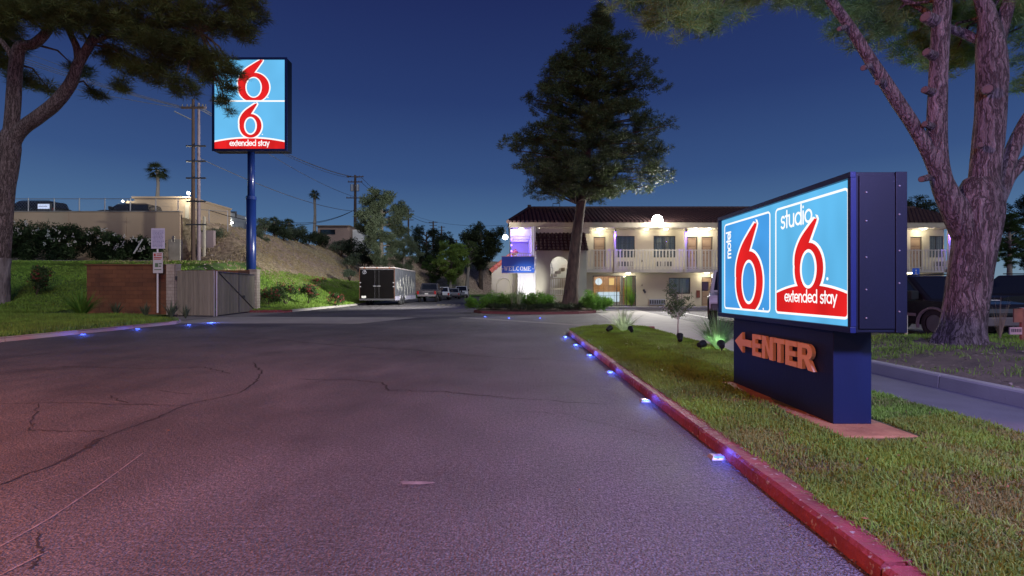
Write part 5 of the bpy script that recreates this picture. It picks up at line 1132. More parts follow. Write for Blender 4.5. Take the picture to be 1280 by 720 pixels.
    g = MB(); g.box(hl - .01, hl + .012, -hw * .52, hw * .52, zc + .32, bon - .12); gr = g.build('grille', BLACK, v)
    g = MB()
    for k in range(4): z = zc + .36 + k * (bon - .16 - zc - .36) / 4; g.box(hl + .013, hl + .03, -hw * .5, hw * .5, z, z + .03)
    g.build('grille_bar', RIM, gr)
    if kind == 'suv':
        for s_ in (-1, 1): b = MB(); b.tube([(x1 + .15, s_ * (hw - t - .08), zt_ + .06), (x2 - .15, s_ * (hw - t - .08), zt_ + .06)], .022, 6); b.build('roof_rail', BLACK, v)
    if kind == 'pickup':
        b = MB(); b.box(-hl + .1, x0 - .06, -hw + .12, hw - .12, belt - .02, belt - .012); b.build('bed_floor', BLACK, v)
    tm, rm = wheel_mesh(wr, .24)
    for cx in (xf, xb):
        for s_ in (-1, 1):
            w_ = link('wheel', tm, v, (cx, s_ * (hw - .13), wr)); link('rim', rm, w_)
    return v
vehicle('dark_suv', 'black SUV with grey fender flare parked behind the big pine trunk', 'car', (11.68, 13.95, 0), R(-85), 'suv', 4.6, 1.85, 1.66, .37, 2.75, paint('black_paint', (.012, .011, .013)), fender=M('grey_cladding', (.14, .13, .13), .5, ns=5, amt=.1))
vehicle('dark_suv', 'second black SUV parked further right behind the pine, only its side showing', 'car', (19.3, 17.6, 0), R(184), 'suv', 5.2, 1.95, 1.82, .38, 3.0, paint('black_paint', (0, 0, 0)))
vehicle('white_pickup', 'pale lifted pickup truck whose front wheel shows left of the monument sign', 'truck', (8.25, 17.5, 0), R(-112), 'pickup', 6.0, 2.0, 1.98, .46, 3.8, paint('pale_paint', (.50, .52, .55)), clear=.55)
vehicle('dark_pickup', 'dark pickup with large tyres parked right in front of the cargo trailer', 'truck', (-8.6, 50.5, 0), R(92), 'pickup', 5.6, 1.95, 1.95, .44, 3.5, paint('dark_silver_paint', (.045, .045, .055)), 'vehicles parked along the lane', clear=.5)
vehicle('white_car', 'white hatch parked between the dark pickup and the last SUV', 'car', (-8.45, 59, 0), R(94), 'suv', 4.3, 1.8, 1.6, .33, 2.6, paint('white_car_paint', (.62, .63, .65)), 'vehicles parked along the lane')
vehicle('grey_car', 'small grey car tucked behind the white hatch on the lane', 'car', (-7.7, 63.5, 0), R(94), 'suv', 4.0, 1.7, 1.45, .31, 2.5, paint('grey_paint', (.20, .21, .23)), 'vehicles parked along the lane')
vehicle('white_suv', 'white SUV facing the camera at the far end of the parked row', 'car', (-7.6, 72, 0), R(-84), 'suv', 4.8, 1.9, 1.8, .36, 2.8, paint('white_car_paint', (0, 0, 0)), 'vehicles parked along the lane')
vehicle('terrace_car', 'dark car roof showing above the tan wall at far left', 'car', (X_(42, 40.5), 40.6, 7.30), R(180), 'suv', 4.6, 1.8, 1.35, .33, 2.7, paint('black_paint', (0, 0, 0)), 'cars parked on the terrace')
vehicle('terrace_car', 'dark car roof showing above the tan wall near the tan building', 'car', (X_(163, 40.5), 40.6, 7.10), R(180), 'suv', 4.4, 1.8, 1.30, .33, 2.6, paint('black_paint', (0, 0, 0)), 'cars parked on the terrace')
tsg = empty('terrace_lit_sign', (X_(56, 39.4), 39.5, 7.3), 'small lit white board standing by the car on the terrace', 'sign')
b = MB(); q0, q1, r0_, r1_ = X_(47.5, 39.5) - tsg.location.x, X_(62, 39.5) - tsg.location.x, Z_(261, 39.5) - 7.3, Z_(255, 39.5) - 7.3
b.box(q0 - .06, q1 + .06, 0, .14, 0, r1_ + .08); b.build('case', DARK, tsg)
b = MB(); b.box(q0, q1, -.02, -.004, r0_, r1_); b.build('lit_face', E('board_glow', (.62, .72, 1), 1.0), tsg)
layer('lettering', [[(q0 + .1 + i * .1, r0_ + .16), (q0 + .16 + i * .1, r0_ + .16), (q0 + .16 + i * .1, r0_ + .24), (q0 + .1 + i * .1, r0_ + .24)] for i in range(7)], lambda u, v, o: (u, -.026 - o, v), 0, M('print_blue', (0, 0, 0)), tsg)
# ---------------------------------------------------------------- cargo trailer
tl = empty('cargo_trailer', (-10.55, 41.6, 0), 'long enclosed cargo trailer with black rear doors parked on the lane', 'trailer')
tx0, tx1, ty0, ty1, tz0, tz1 = -1.38, 1.38, -4.05, 4.05, .42, 3.02
def tp(n, m_, boxes, parent=tl, **k):
    b = MB()
    for q in boxes: b.box(*q)
    return b.build(n, m_, parent, **k)
SILV = M('silver_panel', (.11, .115, .13), .38, ns=1.2, amt=.15, metal=.35)
tp('body', SILV, [(tx0, tx1, ty0, ty1, tz0, tz1 - .1)], bevel=.03)
tp('roof', M('trailer_roof', (.42, .38, .36), .5, ns=2, amt=.2), [(tx0 - .01, tx1 + .01, ty0 - .01, ty1, tz1 - .097, tz1)], bevel=.06)
for s_ in (0, 1):
    d = tp('rear_door', M('gloss_black_door', (.004, .0035, .0035), .30, ns=2, amt=.3, spec=.18), [(-1.325 + s_ * 1.33, -.005 + s_ * 1.33, ty0 - .05, ty0 - .005, tz0 + .14, tz1 - .22)], bevel=.01)
    x = -.16 if s_ == 0 else .16; tp('lock_rod', DARK, [(x - .008, x + .008, ty0 - .085, ty0 - .055, tz0 + .16, tz1 - .26)], d); tp('door_handle', STEEL, [(x - .03 - .1, x + .13, ty0 - .10, ty0 - .086, 1.50, 1.55)], d)
    for z in (1.45, 1.75): xx = -1.30 if s_ == 0 else 1.30; tp('door_hinge', STEEL, [(xx - .05, xx + .05, ty0 - .08, ty0 - .052, z, z + .08)], d)
tp('rear_frame', M('orange_brown_trim', (.07, .030, .018), .45, ns=3, amt=.3), [(tx0 - .01, tx1 + .01, ty0 - .03, ty0 - .002, tz1 - .16, tz1 - .10), (tx0 - .01, tx0 + .05, ty0 - .03, ty0 - .002, tz0, tz1 - .162), (tx1 - .05, tx1 + .01, ty0 - .03, ty0 - .002, tz0, tz1 - .162)])
tp('rear_bumper', DARK, [(tx0, tx1, ty0 - .04, ty0 - .002, tz0 - .02, tz0 + .12)])
tp('licence_plate', M('plate_white', (0, 0, 0)), [(-1.20, -.86, ty0 - .065, ty0 - .052, .60, .76)])
layer('round_emblem', [[(-.98 + .16 * math.cos(a) * k, 2.62 + .16 * math.sin(a) * k) for a, k in [(i * PI / 8, 1) for i in range(17)] + [(i * PI / 8, .78) for i in range(16, -1, -1)]]], lambda u, v, o: (u, ty0 - .054 - o, v), 0, M('emblem_grey', (.24, .24, .28), .4, ns=3), tl)
layer('emblem_letter', [[(-1.03, 2.52), (-.99, 2.52), (-.99, 2.72), (-1.03, 2.72)], [(-.99, 2.60), (-.90, 2.60), (-.90, 2.64), (-.99, 2.64)], [(-.94, 2.64), (-.90, 2.64), (-.90, 2.72), (-.94, 2.72)]], lambda u, v, o: (u, ty0 - .056 - o, v), 0, M('emblem_grey', (0, 0, 0)), tl)
for i in range(10): y = ty0 + .35 + i * .81; tp('side_rib', SILV, [(tx1 + .001, tx1 + .018, y - .015, y + .015, tz0 + .1, tz1 - .15)])
random.seed(3); pic = []      # worn graphics on the side: pale and dark ragged shapes
for i in range(26):
    y = -3.4 + i * .27; z = 1.6 + .7 * math.sin(i * 1.7) * .6; hh = random.uniform(.25, .75)
    pic.append([(y, z - hh), (y + .09, z - hh * .7), (y + .15, z - hh * .2), (y + .10, z + hh * .7), (y + .04, z + hh), (y - .02, z + hh * .3)])
layer('side_graphics', pic[::2], lambda u, v, o: (tx1 + .020 + o, u, v), 0, M('graphic_pale', (.75, .74, .66), .4, ns=4, amt=.3), tl); layer('side_graphics', pic[1::2], lambda u, v, o: (tx1 + .020 + o, u + .05, v), 0, M('graphic_dark', (.10, .11, .13), .4, ns=4, amt=.3), tl)
tp('lower_skirt', M('violet_grey_skirt', (.34, .33, .42), .5, ns=2), [(tx1 + .001, tx1 + .014, ty0 + .1, ty1, tz0 - .02, tz0 + .30)])
tm, rm = wheel_mesh(.36, .24)
for y in (-.55, .35):
    for s_ in (-1, 1): w_ = link('wheel', tm, tl, (s_ * 1.32, y - 1.4, .36), (0, 0, R(90))); link('rim', rm, w_)
tp('mudguard', STEEL, [(1.385, 1.50, -2.45, -.60, .76, .80), (1.385, 1.50, -2.5, -2.452, .55, .80), (1.385, 1.50, -.598, -.55, .55, .80)])
for q in (-.98, 0, .98):
    tp('marker_lamp', E('amber_marker', (1, .28, .05), .9), [(q - .05, q + .05, ty0 - .03, ty0 - .012, tz1 - .075, tz1 - .045)])
tp('drawbar', DARK, [(-.06, .06, ty1, ty1 + 1.3, .44, .54)])
# ================================================================ TREES
def bark_disp(seed, amp, k=7):
    def f(p, d, r, a, t):
        q = Vector((math.cos(a) * k * .5, math.sin(a) * k * .5, p.z * 1.1 + seed))
        n1_ = noise.noise(q); n2_ = noise.noise(Vector((math.cos(a) * k * 1.6, math.sin(a) * k * 1.6, p.z * 2.2 + seed)))
        return r * (1 + amp * (n1_ * 1.1 + (1 - abs(n2_) * 2.2) * .45 - .2))
    return f
def limb(name, pts, m_, parent, n=14, k=6, amp=.0, seed=0, inst=True):
    P, Rr = smooth_path(pts, k); b = MB(); b.tube(P, Rr, n, True, bark_disp(seed, amp) if amp else None); return b.build(name, m_, parent, smooth=True, fix=False)
def puff(n, l, w_, shape='needle', seed=1):
    """one leaf clump: n thin blades spread from a loose core, as a (n*3,3) array of triangles"""
    rg = np.random.RandomState(seed); d = rg.normal(size=(n, 3)); d /= np.linalg.norm(d, axis=1)[:, None]; d[:, 2] = d[:, 2] * .8 + .18
    c = d * (rg.rand(n, 1) ** .5) * (1 - l * .5) * .8; e = rg.normal(size=(n, 3)) * (.35 if shape == 'needle' else 1.0); ax = d + e; ax /= np.linalg.norm(ax, axis=1)[:, None]
    s_ = np.cross(ax, rg.normal(size=(n, 3))); s_ /= np.linalg.norm(s_, axis=1)[:, None]
    ll = l * (.6 + .8 * rg.rand(n, 1)); a = c - s_ * w_ / 2; b_ = c + s_ * w_ / 2; t = c + ax * ll
    if shape == 'leaf': m_ = c + ax * ll * .5; return np.stack([c, m_ - s_ * w_ / 2, t, m_ + s_ * w_ / 2], 1)
    return np.stack([a, b_, t], 1)
def crown(name, centers, radii, m_, parent, n=60, l=.45, w_=.05, shape='needle', squash=.8, seed=1, kinds=4):
    """clumps at centers"""
    C_ = np.array(centers); Rr = np.array(radii); k = 3 if shape == 'needle' else 4; rg = np.random.RandomState(seed); out = []
    pf = [puff(n, l, w_, shape, seed * 7 + i) for i in range(kinds)]
    for q in range(kinds):
        idx = np.arange(q, len(C_), kinds)
        if not len(idx): continue
        a = rg.rand(len(idx)) * 2 * PI; ca, sa = np.cos(a), np.sin(a); V = pf[q].reshape(-1, 3)
        X = V[None, :, 0] * ca[:, None] - V[None, :, 1] * sa[:, None]; Y = V[None, :, 0] * sa[:, None] + V[None, :, 1] * ca[:, None]; Z = np.broadcast_to(V[None, :, 2], X.shape) * squash
        out.append((np.stack([X, Y, Z], 2) * Rr[idx][:, None, None] + C_[idx][:, None, :]).reshape(-1, 3))
    V = np.concatenate(out); return link(name, npmesh(name, V, np.arange(len(V)).reshape(-1, k), m_), parent)
def shell(blobs, n, rnd=random, r0=.45, fill=.35, flat=1.0):
    """clump centres spread through ellipsoidal masses, mostly near their skin"""
    cs = []; wt = [b_[3] ** 2 * (b_[4] if len(b_) > 4 else 1) for b_ in blobs]; tot = sum(wt)
    for b_, w_ in zip(blobs, wt):
        for i in range(max(3, int(n * w_ / tot))):
            v = Vector((rnd.gauss(0, 1), rnd.gauss(0, 1), rnd.gauss(0, 1))).normalized(); q = b_[3] * (rnd.random() ** fill); sq = b_[4] if len(b_) > 4 else .8
            cs.append((b_[0] + v.x * q, b_[1] + v.y * q, b_[2] + v.z * q * sq * flat))
    return cs, [r0 * rnd.uniform(.65, 1.35) for _ in cs]
def loc_mesh(o, root): return put(o, root)
rd = random.Random(5)
# ---- big pine on the bank (right foreground)
T1 = empty('big_pine_tree', (7.45, 8.05, .34), 'massive many limbed pine with furrowed bark on the right bank', 'tree')
tY = 8.05; tx = lambda x, y, Y=tY: tuple(at(x, y, Y))
def TP(x, y, w_, Y=tY): p = at(x, y, Y); return (p.x, p.y, p.z, w_ * .76 / 2 / F * Y)
b = MB(); P, Rr = smooth_path([TP(1200, 440, 74), TP(1200, 430, 66), TP(1202, 418, 61), TP(1205, 395, 57), TP(1211, 355, 57), TP(1217, 315, 57), TP(1221, 285, 62), TP(1222, 262, 66), TP(1224, 243, 58), TP(1227, 225, 44)], 7)
def tdisp(p, d, r, a, t):
    base = bark_disp(2, .05)(p, d, r, a, t)
    fl_ = max(0, 1 - (p.z - .2) / .45); return base * (1 + fl_ * (.20 * math.cos(5 * a + .8) + .10))
b.tube(P, Rr, 64, True, tdisp); put(b.build('trunk', BARK, smooth=True, fix=False), T1)
limbs = [
 [TP(1217, 300, 40), TP(1198, 272, 36), TP(1184, 240, 30), TP(1172, 212, 25), TP(1158, 185, 20), TP(1140, 154, 19), TP(1122, 127, 19), TP(1106, 102, 18), TP(1090, 78, 17), TP(1061, 32, 15), TP(1038, 0, 14, 7.9), TP(1010, -45, 11, 7.7), TP(960, -80, 7, 7.4)],
 [TP(1212, 295, 44), TP(1194, 262, 38), TP(1180, 235, 31), TP(1173, 205, 28), TP(1171, 165, 27), TP(1172, 120, 26), TP(1174, 75, 25), TP(1176, 30, 25), TP(1178, 0, 24), TP(1176, -60, 18), TP(1165, -130, 10)],
 [TP(1224, 290, 46), TP(1227, 255, 44), TP(1231, 220, 41), TP(1235, 180, 40), TP(1238, 140, 40), TP(1240, 95, 40), TP(1238, 55, 36), TP(1234, 20, 24), TP(1222, -20, 18), TP(1212, -80, 12)],
 [TP(1239, 70, 26), TP(1250, 40, 22), TP(1262, 0, 18), TP(1285, -60, 11)],
 [TP(1228, 275, 40), TP(1243, 245, 32), TP(1256, 215, 22), TP(1264, 192, 20), TP(1276, 165, 20), TP(1292, 138, 18), TP(1330, 90, 13), TP(1375, 30, 8)],
 [TP(1234, 268, 34), TP(1250, 240, 25), TP(1262, 220, 19), TP(1280, 203, 17), TP(1310, 180, 14), TP(1370, 140, 8)],
 [TP(1238, 52, 12, 8.1), TP(1222, 50, 12, 8.2), TP(1205, 42, 13, 8.3), TP(1184, 34, 11, 8.3), TP(1150, 10, 8, 8.6), TP(1110, -10, 5, 8.8)],
]
for i, lpt in enumerate(limbs): put(limb('limb', lpt, BARK, None, 26, 7, .05, i * 3.1), T1)
for (x, y, dx, dy, w_) in ((1167, 26, -10, -5, 13), (1166, 70, -8, -5, 10), (1165, 115, -9, -3, 9), (1164, 158, -8, -3, 8), (1160, 222, -8, 2, 8), (1086, 82, -7, 3, 7), (1103, 101, -6, 2, 7), (1056, 34, -7, 2, 6), (1235, 112, 0, -1, 12), (1226, 182, 0, -1, 7)):
    Yq = 8.0 if dx else 7.80; q = MB(); a = at(x, y, Yq); q.tube([a, at(x + dx, y + dy, Yq - .12)], [w_ / 2 / F * 8 * 1.1, w_ / 2 / F * 8 * .95], 10); put(q.build('pruned_stub', BARK), T1)
    q = MB(); q.tube([at(x + dx, y + dy, Yq - .12), at(x + dx * 1.06, y + dy * 1.06, Yq - .128)], w_ / 2 / F * 8 * .75, 10); put(q.build('cut_face', M('cut_wood', (.15, .10, .08), .8, ns=6)), T1)
# crown: hanging masses of soft needles around and above the frame
bl_ = []
def B_(x, y, Y, r, sq=.55): p = at(x, y, Y); bl_.append((p.x, p.y, p.z, r, sq))
for x, y, Y, r in ((770, -2, 8.4, .30), (800, 5, 8.6, .34), (830, 22, 8.4, .42), (862, 30, 8.2, .50), (895, 24, 8.2, .42), (845, 0, 8.0, .5), (900, -10, 8.6, .6), (930, 0, 8.4, .42), (965, -12, 8.2, .5), (1000, -8, 8.4, .45), (1030, 5, 9.0, .4),
                   (1062, 22, 9.3, .5), (1090, 42, 9.4, .5), (1110, 20, 9.2, .55), (1140, 50, 9.4, .5), (1165, 68, 9.5, .52), (1190, 75, 9.3, .55), (1215, 60, 9.5, .55), (1150, 15, 9.4, .7), (1200, 20, 9.4, .7), (1100, -10, 9, .7), (1255, 15, 8.6, .5), (1270, 5, 8.2, .6), (1282, 102, 9.6, .34), (1305, 60, 9, .6), (1320, 0, 8.8, .9),
                   (1050, -70, 8.2, 1.2), (1150, -90, 8.4, 1.4), (1250, -80, 8.3, 1.4), (950, -70, 8, 1.0), (870, -50, 8.1, .9), (1350, -60, 8.3, 1.3), (1200, -160, 8.2, 1.5), (1060, -140, 8, 1.2)): B_(x, y, Y, r)
cs, rs = shell(bl_, 3600, rd, .17, .45)
put(crown('crown', cs, rs, leafm('big_pine_needles', (.26, .44, .12), (.085, .15, .045), 1.5), None, 62, .95, .055, 'needle', .7, 3), T1)
q = MB()
for bx in bl_[:26]:   # twigs carrying the masses back to the limbs
    s0 = min([Vector(p[:3]) for lpt in limbs for p in lpt[7:]] or [Vector(bx[:3])], key=lambda v: (v - Vector(bx[:3])).length)
    e_ = Vector(bx[:3]); md = (s0 + e_) / 2 + Vector((0, 0, .25)); q.tube([s0, md, e_], [.035, .022, .008], 5)
put(q.build('twigs', BARK, fix=False, kind='stuff'), T1)
# ---- left foreground pine
LYt = 23.0; T2 = empty('left_pine_tree', (-25, LYt, zt(-25, LYt)), 'leaning two stemmed pine at the left edge with a painted white foot', 'tree')
def LP(x, y, w_, Y=LYt): p = at(x, y, Y); return (p.x, p.y, p.z, w_ * .72 / 2 / F * Y)
gz = 384
b = MB(); P, Rr = smooth_path([LP(-6, gz + 8, 44), LP(-4, gz - 4, 34), LP(-2, gz - 40, 28), LP(1, 300, 28), LP(6, 240, 27), LP(10, 200, 30), LP(11, 182, 32), LP(14, 165, 24)], 7); b.tube(P, Rr, 40, True, bark_disp(4, .06)); put(b.build('trunk', BARK, smooth=True, fix=False), T2)
b = MB(); P, Rr = smooth_path([LP(-6, gz + 8, 45.5), LP(-4, gz - 4, 35.5), LP(-2, gz - 40, 29.5), LP(0, 322, 29)], 7); b.tube(P, Rr, 40, False, bark_disp(4, .06)); put(b.build('painted_foot', M('whitewashed_bark', (.30, .27, .27), .85, col2=(.10, .08, .075), ns=4, stretch=(1, 1, .3), bump=1.2, bs=12), smooth=True, fix=False), T2)
ll = [[LP(10, 200, 26), LP(14, 165, 21), LP(17, 120, 20), LP(20, 80, 19), LP(26, 58, 17), LP(42, 55, 15), LP(58, 40, 13), LP(66, 20, 11), LP(72, -20, 8)],
      [LP(8, 195, 22), LP(24, 165, 21), LP(45, 148, 21), LP(68, 130, 20), LP(88, 105, 18), LP(98, 80, 15), LP(112, 55, 13), LP(126, 25, 12), LP(135, -20, 9)],
      [LP(98, 82, 12), LP(96, 60, 11), LP(85, 35, 9), LP(80, 10, 7)], [LP(112, 55, 8), LP(150, 40, 6), LP(200, 30, 5), LP(250, 40, 3)], [LP(20, 80, 9), LP(5, 55, 8), LP(-20, 30, 6)], [LP(126, 25, 8), LP(190, 0, 6), LP(270, -10, 3)]]
for i, lpt in enumerate(ll): put(limb('limb', lpt, BARK, None, 18, 6, .05, 7 + i), T2)
bl2 = []
for x, y, Y, r in ((40, 5, 22, 1.3), (75, 20, 21, 1.3), (110, 15, 22, 1.3), (150, 30, 23, 1.4), (185, 45, 22, 1.3), (215, 60, 22.5, 1.3), (245, 70, 23, 1.1), (262, 95, 23.5, .8), (280, 80, 23, .7), (200, 90, 23, 1.0), (230, 108, 22.5, .75), (170, 85, 24, .9), (140, 70, 24, .9), (100, 90, 25, .6), (60, 110, 25, .5), (30, 100, 24, .7), (5, 20, 21, 1.2), (10, 80, 25, .6), (-10, 50, 24, 1.4), (200, 10, 22, 1.5), (250, 25, 23, 1.3), (295, 25, 23, 1.0), (320, 20, 23.5, .6), (310, 45, 23.5, .55), (300, 0, 23, 1.0), (275, 125, 23.5, .42), (288, 112, 23.5, .45), (296, 95, 23.5, .4), (285, 140, 23.6, .28), (120, 118, 24, .45), (150, 110, 24, .5),
                   (0, -40, 22, 2), (80, -50, 22, 2.4), (170, -50, 22, 2.4), (260, -40, 22.5, 2.0), (-60, 0, 23, 2.4), (120, -110, 22, 2.4)):
    p = at(x, y, Y); bl2.append((p.x, p.y, p.z, r * 1.0, .65))
cs, rs = shell(bl2, 4800, rd, .38, .5); put(crown('crown', cs, rs, leafm('left_pine_needles', (.15, .185, .050), (.045, .058, .020), .8), None, 55, .8, .065, 'needle', .7, 5), T2)
q = MB()
for bx in bl2[:30]:
    s0 = min([Vector(p[:3]) for lpt in ll for p in lpt[3:]], key=lambda v: (v - Vector(bx[:3])).length); e_ = Vector(bx[:3]); q.tube([s0, (s0 + e_) / 2 + Vector((0, 0, .4)), e_], [.07, .045, .015], 5)
put(q.build('twigs', BARKD, fix=False, kind='stuff'), T2)
# ---- tall pine in the motel planter
PYt = 26.0; T3 = empty('planter_pine_tree', (at(712, 382, PYt).x, PYt, .15), 'tall leaning conical pine growing from the planter before the motel', 'tree')
def CP(x, y, w_, Y=PYt): p = at(x, y, Y); return (p.x, p.y, p.z, w_ / 2 / F * Y)
put(limb('trunk', [CP(711, 388, 26), CP(713, 376, 20), CP(715, 350, 16), CP(719, 310, 14), CP(724, 270, 12), CP(729, 235, 12), CP(733, 200, 10), CP(740, 150, 8), CP(748, 100, 6), CP(752, 50, 4), CP(753, 20, 2)], BARKD, None, 24, 6, .05, 9), T3)
q = MB(); bl3 = []; ctr = []
outline = {20: (745, 762), 34: (728, 772), 50: (712, 795), 70: (690, 792), 90: (680, 812), 110: (668, 820), 130: (652, 833), 150: (645, 818), 170: (640, 838), 190: (636, 836), 205: (640, 828), 222: (650, 832), 238: (668, 812)}
for y, (xa, xb) in outline.items():
    cx = 718 + (253 - y) * .14; n_ = 5 + int((xb - xa) / 15)
    for i in range(n_):
        a = 2 * PI * i / n_ + y; hw_ = (xb - cx if math.cos(a) > 0 else cx - xa) * rd.choice((.55, .75, .92, .98)); x = cx + math.cos(a) * hw_; Y = PYt + math.sin(a) * (xb - xa) / 2 / F * PYt * .9 * rd.uniform(.6, .95)
        yy_ = y + rd.uniform(-12, 14) - abs(math.cos(a)) * 3; p = at(x, yy_, Y); r = rd.uniform(.42, .98) * (.55 if y < 40 else .8 if y < 60 else 1)
        if rd.random() < .16: continue
        bl3.append((p.x, p.y, p.z, r, .62))
        s0 = Vector(CP(cx, y + 16, 1)[:3]); q.tube([s0, (s0 + p) / 2 + Vector((0, 0, .15)), p], [.06, .045, .02], 5)
        for k in range(2): m2 = s0.lerp(p, rd.uniform(.35, .75)); bl3.append((m2.x, m2.y, m2.z + .1, .5, .6))
put(q.build('branches', BARKD, fix=False, kind='stuff'), T3)
cs, rs = shell(bl3, 4800, rd, .29, .38); put(crown('crown', cs, rs, leafm('planter_pine_needles', (.10, .135, .050), (.035, .050, .022), .9), None, 60, .55, .10, 'needle', .8, 8), T3)
# ---- generic background tree
def tree(name, x, yb, yt, Y, wpx, label, mat, bark=BARKD, group=None, n=500, tw=5, shape='leaf', low=.35, r0=None, seed=1, lean=0, cone=.5, leafn=40):
    rr = random.Random(seed); p = at(x, yb, Y); top = at(x + lean, yt, Y); h = top.z - p.z; R_ = wpx / 2 / F * Y; o = empty(name, p, label, 'tree', group)
    P0 = Vector(p); tr_ = tw / 2 / F * Y; lx_ = top.x - p.x
    put(limb('trunk', [(p.x, p.y, p.z - .4, tr_ * 1.4), (p.x + lx_ * .1, p.y, p.z + h * .2, tr_), (p.x + lx_ * .5, p.y, p.z + h * .55, tr_ * .7), (p.x + lx_, p.y, p.z + h * .93, tr_ * .2)], bark, None, 9, 4), o)
    bl = []; q = MB(); nb = 26
    for i in range(nb):
        f = low + (1 - low) * (i + .5) / nb; prof = math.sin(PI * min(1, max(.06, (1 - f) / (1 - low)) ** cone)) if cone < 1 else (1 - f) / (1 - low) * .95 + .08
        a = i * 2.4 + rr.random(); rad = R_ * max(.12, prof) * rr.uniform(.45, .95); c = Vector((p.x + lx_ * f + math.cos(a) * rad, p.y + math.sin(a) * rad, p.z + h * (f - .03)))
        s0 = Vector((p.x + lx_ * f * .8, p.y, p.z + h * f * .86)); q.tube([s0, c], [tr_ * .35, tr_ * .12], 4); bl.append((c.x, c.y, c.z, R_ * rr.uniform(.22, .36) * (.6 + .5 * prof), .8))
    put(q.build('branches', bark, fix=False, kind='stuff'), o)
    r0 = r0 or R_ * .16; cs, rs = shell(bl, n, rr, r0, .45); put(crown('crown', cs, rs, mat, None, leafn, .45, .16, shape, .85, seed + 20), o); return o
GB_ = 'trees on and below the hillside'
tree('grey_green_tree', 476, 345, 238, 55, 66, 'tall grey green casuarina tree above the cargo trailer', PINE_G, PALE_BARK, GB_, 900, 6, 'needle', .12, None, 2, 2, .62, 60)
tree('grey_green_tree', 505, 350, 292, 62, 44, 'lower grey green tree right of the tall one above the trailer', PINE_G, PALE_BARK, GB_, 450, 4, 'needle', .1, None, 3, 0, .6, 50)
tree('dark_tree', 533, 352, 285, 85, 50, 'dark dense tree behind the pale car, left of the bright tree', DARKL, BARKD, GB_, 500, 5, 'leaf', .1, None, 4)
tree('dark_tree', 551, 350, 290, 92, 44, 'dark dense tree rising just behind the bright green tree', DARKL, BARKD, GB_, 450, 5, 'leaf', .1, None, 5)
tree('bright_green_tree', 563, 367, 303, 78, 46, 'bright lime green tree over the white SUV, lamp glow put into its leaf colour', BRIGHT, PALE_BARK, GB_, 600, 4, 'needle', .22, None, 6, 4, .55, 60)
tree('bright_green_tree', 541, 367, 322, 80, 32, 'darker green companion left of the bright lime tree', leafm('mid_green', (.10, .17, .04), (.04, .08, .02)), PALE_BARK, GB_, 350, 3, 'needle', .3, None, 16, 4, .55, 60)
tree('lit_trunk_tree', 583, 371, 300, 80, 26, 'slim tree with pale lit leaning trunk at the bend of the lane', leafm('olive_green', (.15, .20, .06), (.06, .09, .03)), PALE_BARK, GB_, 260, 5, 'needle', .55, None, 7, 6, .6, 60)
tree('dark_pine_tree', 601, 366, 285, 88, 62, 'broad dark pine against the dusk sky left of the motel gable', PINE_D, BARKD, GB_, 700, 5, 'leaf', .40, None, 8, 0, .45)
tree('dark_pine_tree', 622, 368, 335, 95, 44, 'low dark tree under the broad pine by the motel gable', DARKL, BARKD, GB_, 300, 4, 'leaf', .1, None, 9)
tree('roof_line_tree', 1146, 300, 250, 48, 60, 'dark tree top showing above the motel roof right of the sign', PINE_D, BARKD, GB_, 300, 5, 'leaf', .2, None, 10)
tree('right_green_tree', 1262, 352, 268, 34, 42, 'mid green tree behind the SUVs right of the big pine', leafm('mid_green', (0, 0, 0), (0, 0, 0)), PALE_BARK, GB_, 500, 5, 'needle', .25, None, 11, 0, .5, 60)
tree('right_green_tree', 1285, 352, 245, 40, 70, 'darker tree at the right edge behind the SUVs', DARKL, BARKD, GB_, 500, 6, 'leaf', .2, None, 12)
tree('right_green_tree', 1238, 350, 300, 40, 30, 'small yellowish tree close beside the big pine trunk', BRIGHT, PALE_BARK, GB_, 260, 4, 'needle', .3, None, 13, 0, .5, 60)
# palms
def palm(x, yb, yt, Y, label, fr=11, seed=1):
    rr = random.Random(seed); p = at(x, yb, Y); t = at(x, yt, Y); o = empty('palm_tree', p, label, 'palm', 'fan palms on the hill'); tr_ = 2.2 / F * Y
    b = MB(); b.tube([(p.x, p.y, p.z - .3), ((p.x + t.x) / 2 + .1, p.y, (p.z + t.z) / 2), tuple(t)], [tr_ * 1.1, tr_ * .75, tr_ * .8], 8); put(b.build('trunk', PALE_BARK), o); fr_ = fr / F * Y
    q = MB()
    for i in range(34):
        a = i * 2.4; el = rr.uniform(-.7, 1.25); d = Vector((math.cos(a) * math.cos(el), math.sin(a) * math.cos(el), math.sin(el))); s_ = d.cross(Vector((0, 0, 1))).normalized(); u = s_.cross(d)
        st_ = t + d * fr_ * .45; q.tube([t, st_], [.03, .02], 3)
        for k in range(11):
            an = (k - 5) / 5 * 1.25; e = (d * math.cos(an) + s_ * math.sin(an)).normalized() * fr_ * .62 - Vector((0, 0, fr_ * .18 * (1 + abs(an)))); w_ = s_ * math.cos(an) * .06 * fr_ / 1.5 - d * math.sin(an) * .06 * fr_ / 1.5
            q.add([st_ - w_, st_ + w_, st_ + e], [(0, 1, 2)])
    put(q.build('frond_crown', M('palm_frond', (.055, .075, .030), .7, ns=2, amt=.4, trans=.2), fix=False), o)
palm(196.5, 249, 213, 50, 'fan palm standing left of the tall pole pair above the tan building', 15, 1); palm(393, 292, 243, 74, 'tall slim fan palm on the hill left of the hilltop pole', 8.5, 2)
palm(343, 293, 277, 62, 'short palm head among hill crest shrubs, left of two', 9, 3); palm(361, 293, 279, 64, 'short palm head among hill crest shrubs, right of two', 9, 4); palm(523, 330, 306, 130, 'tiny distant palm beside the far utility pole', 5.5, 5)
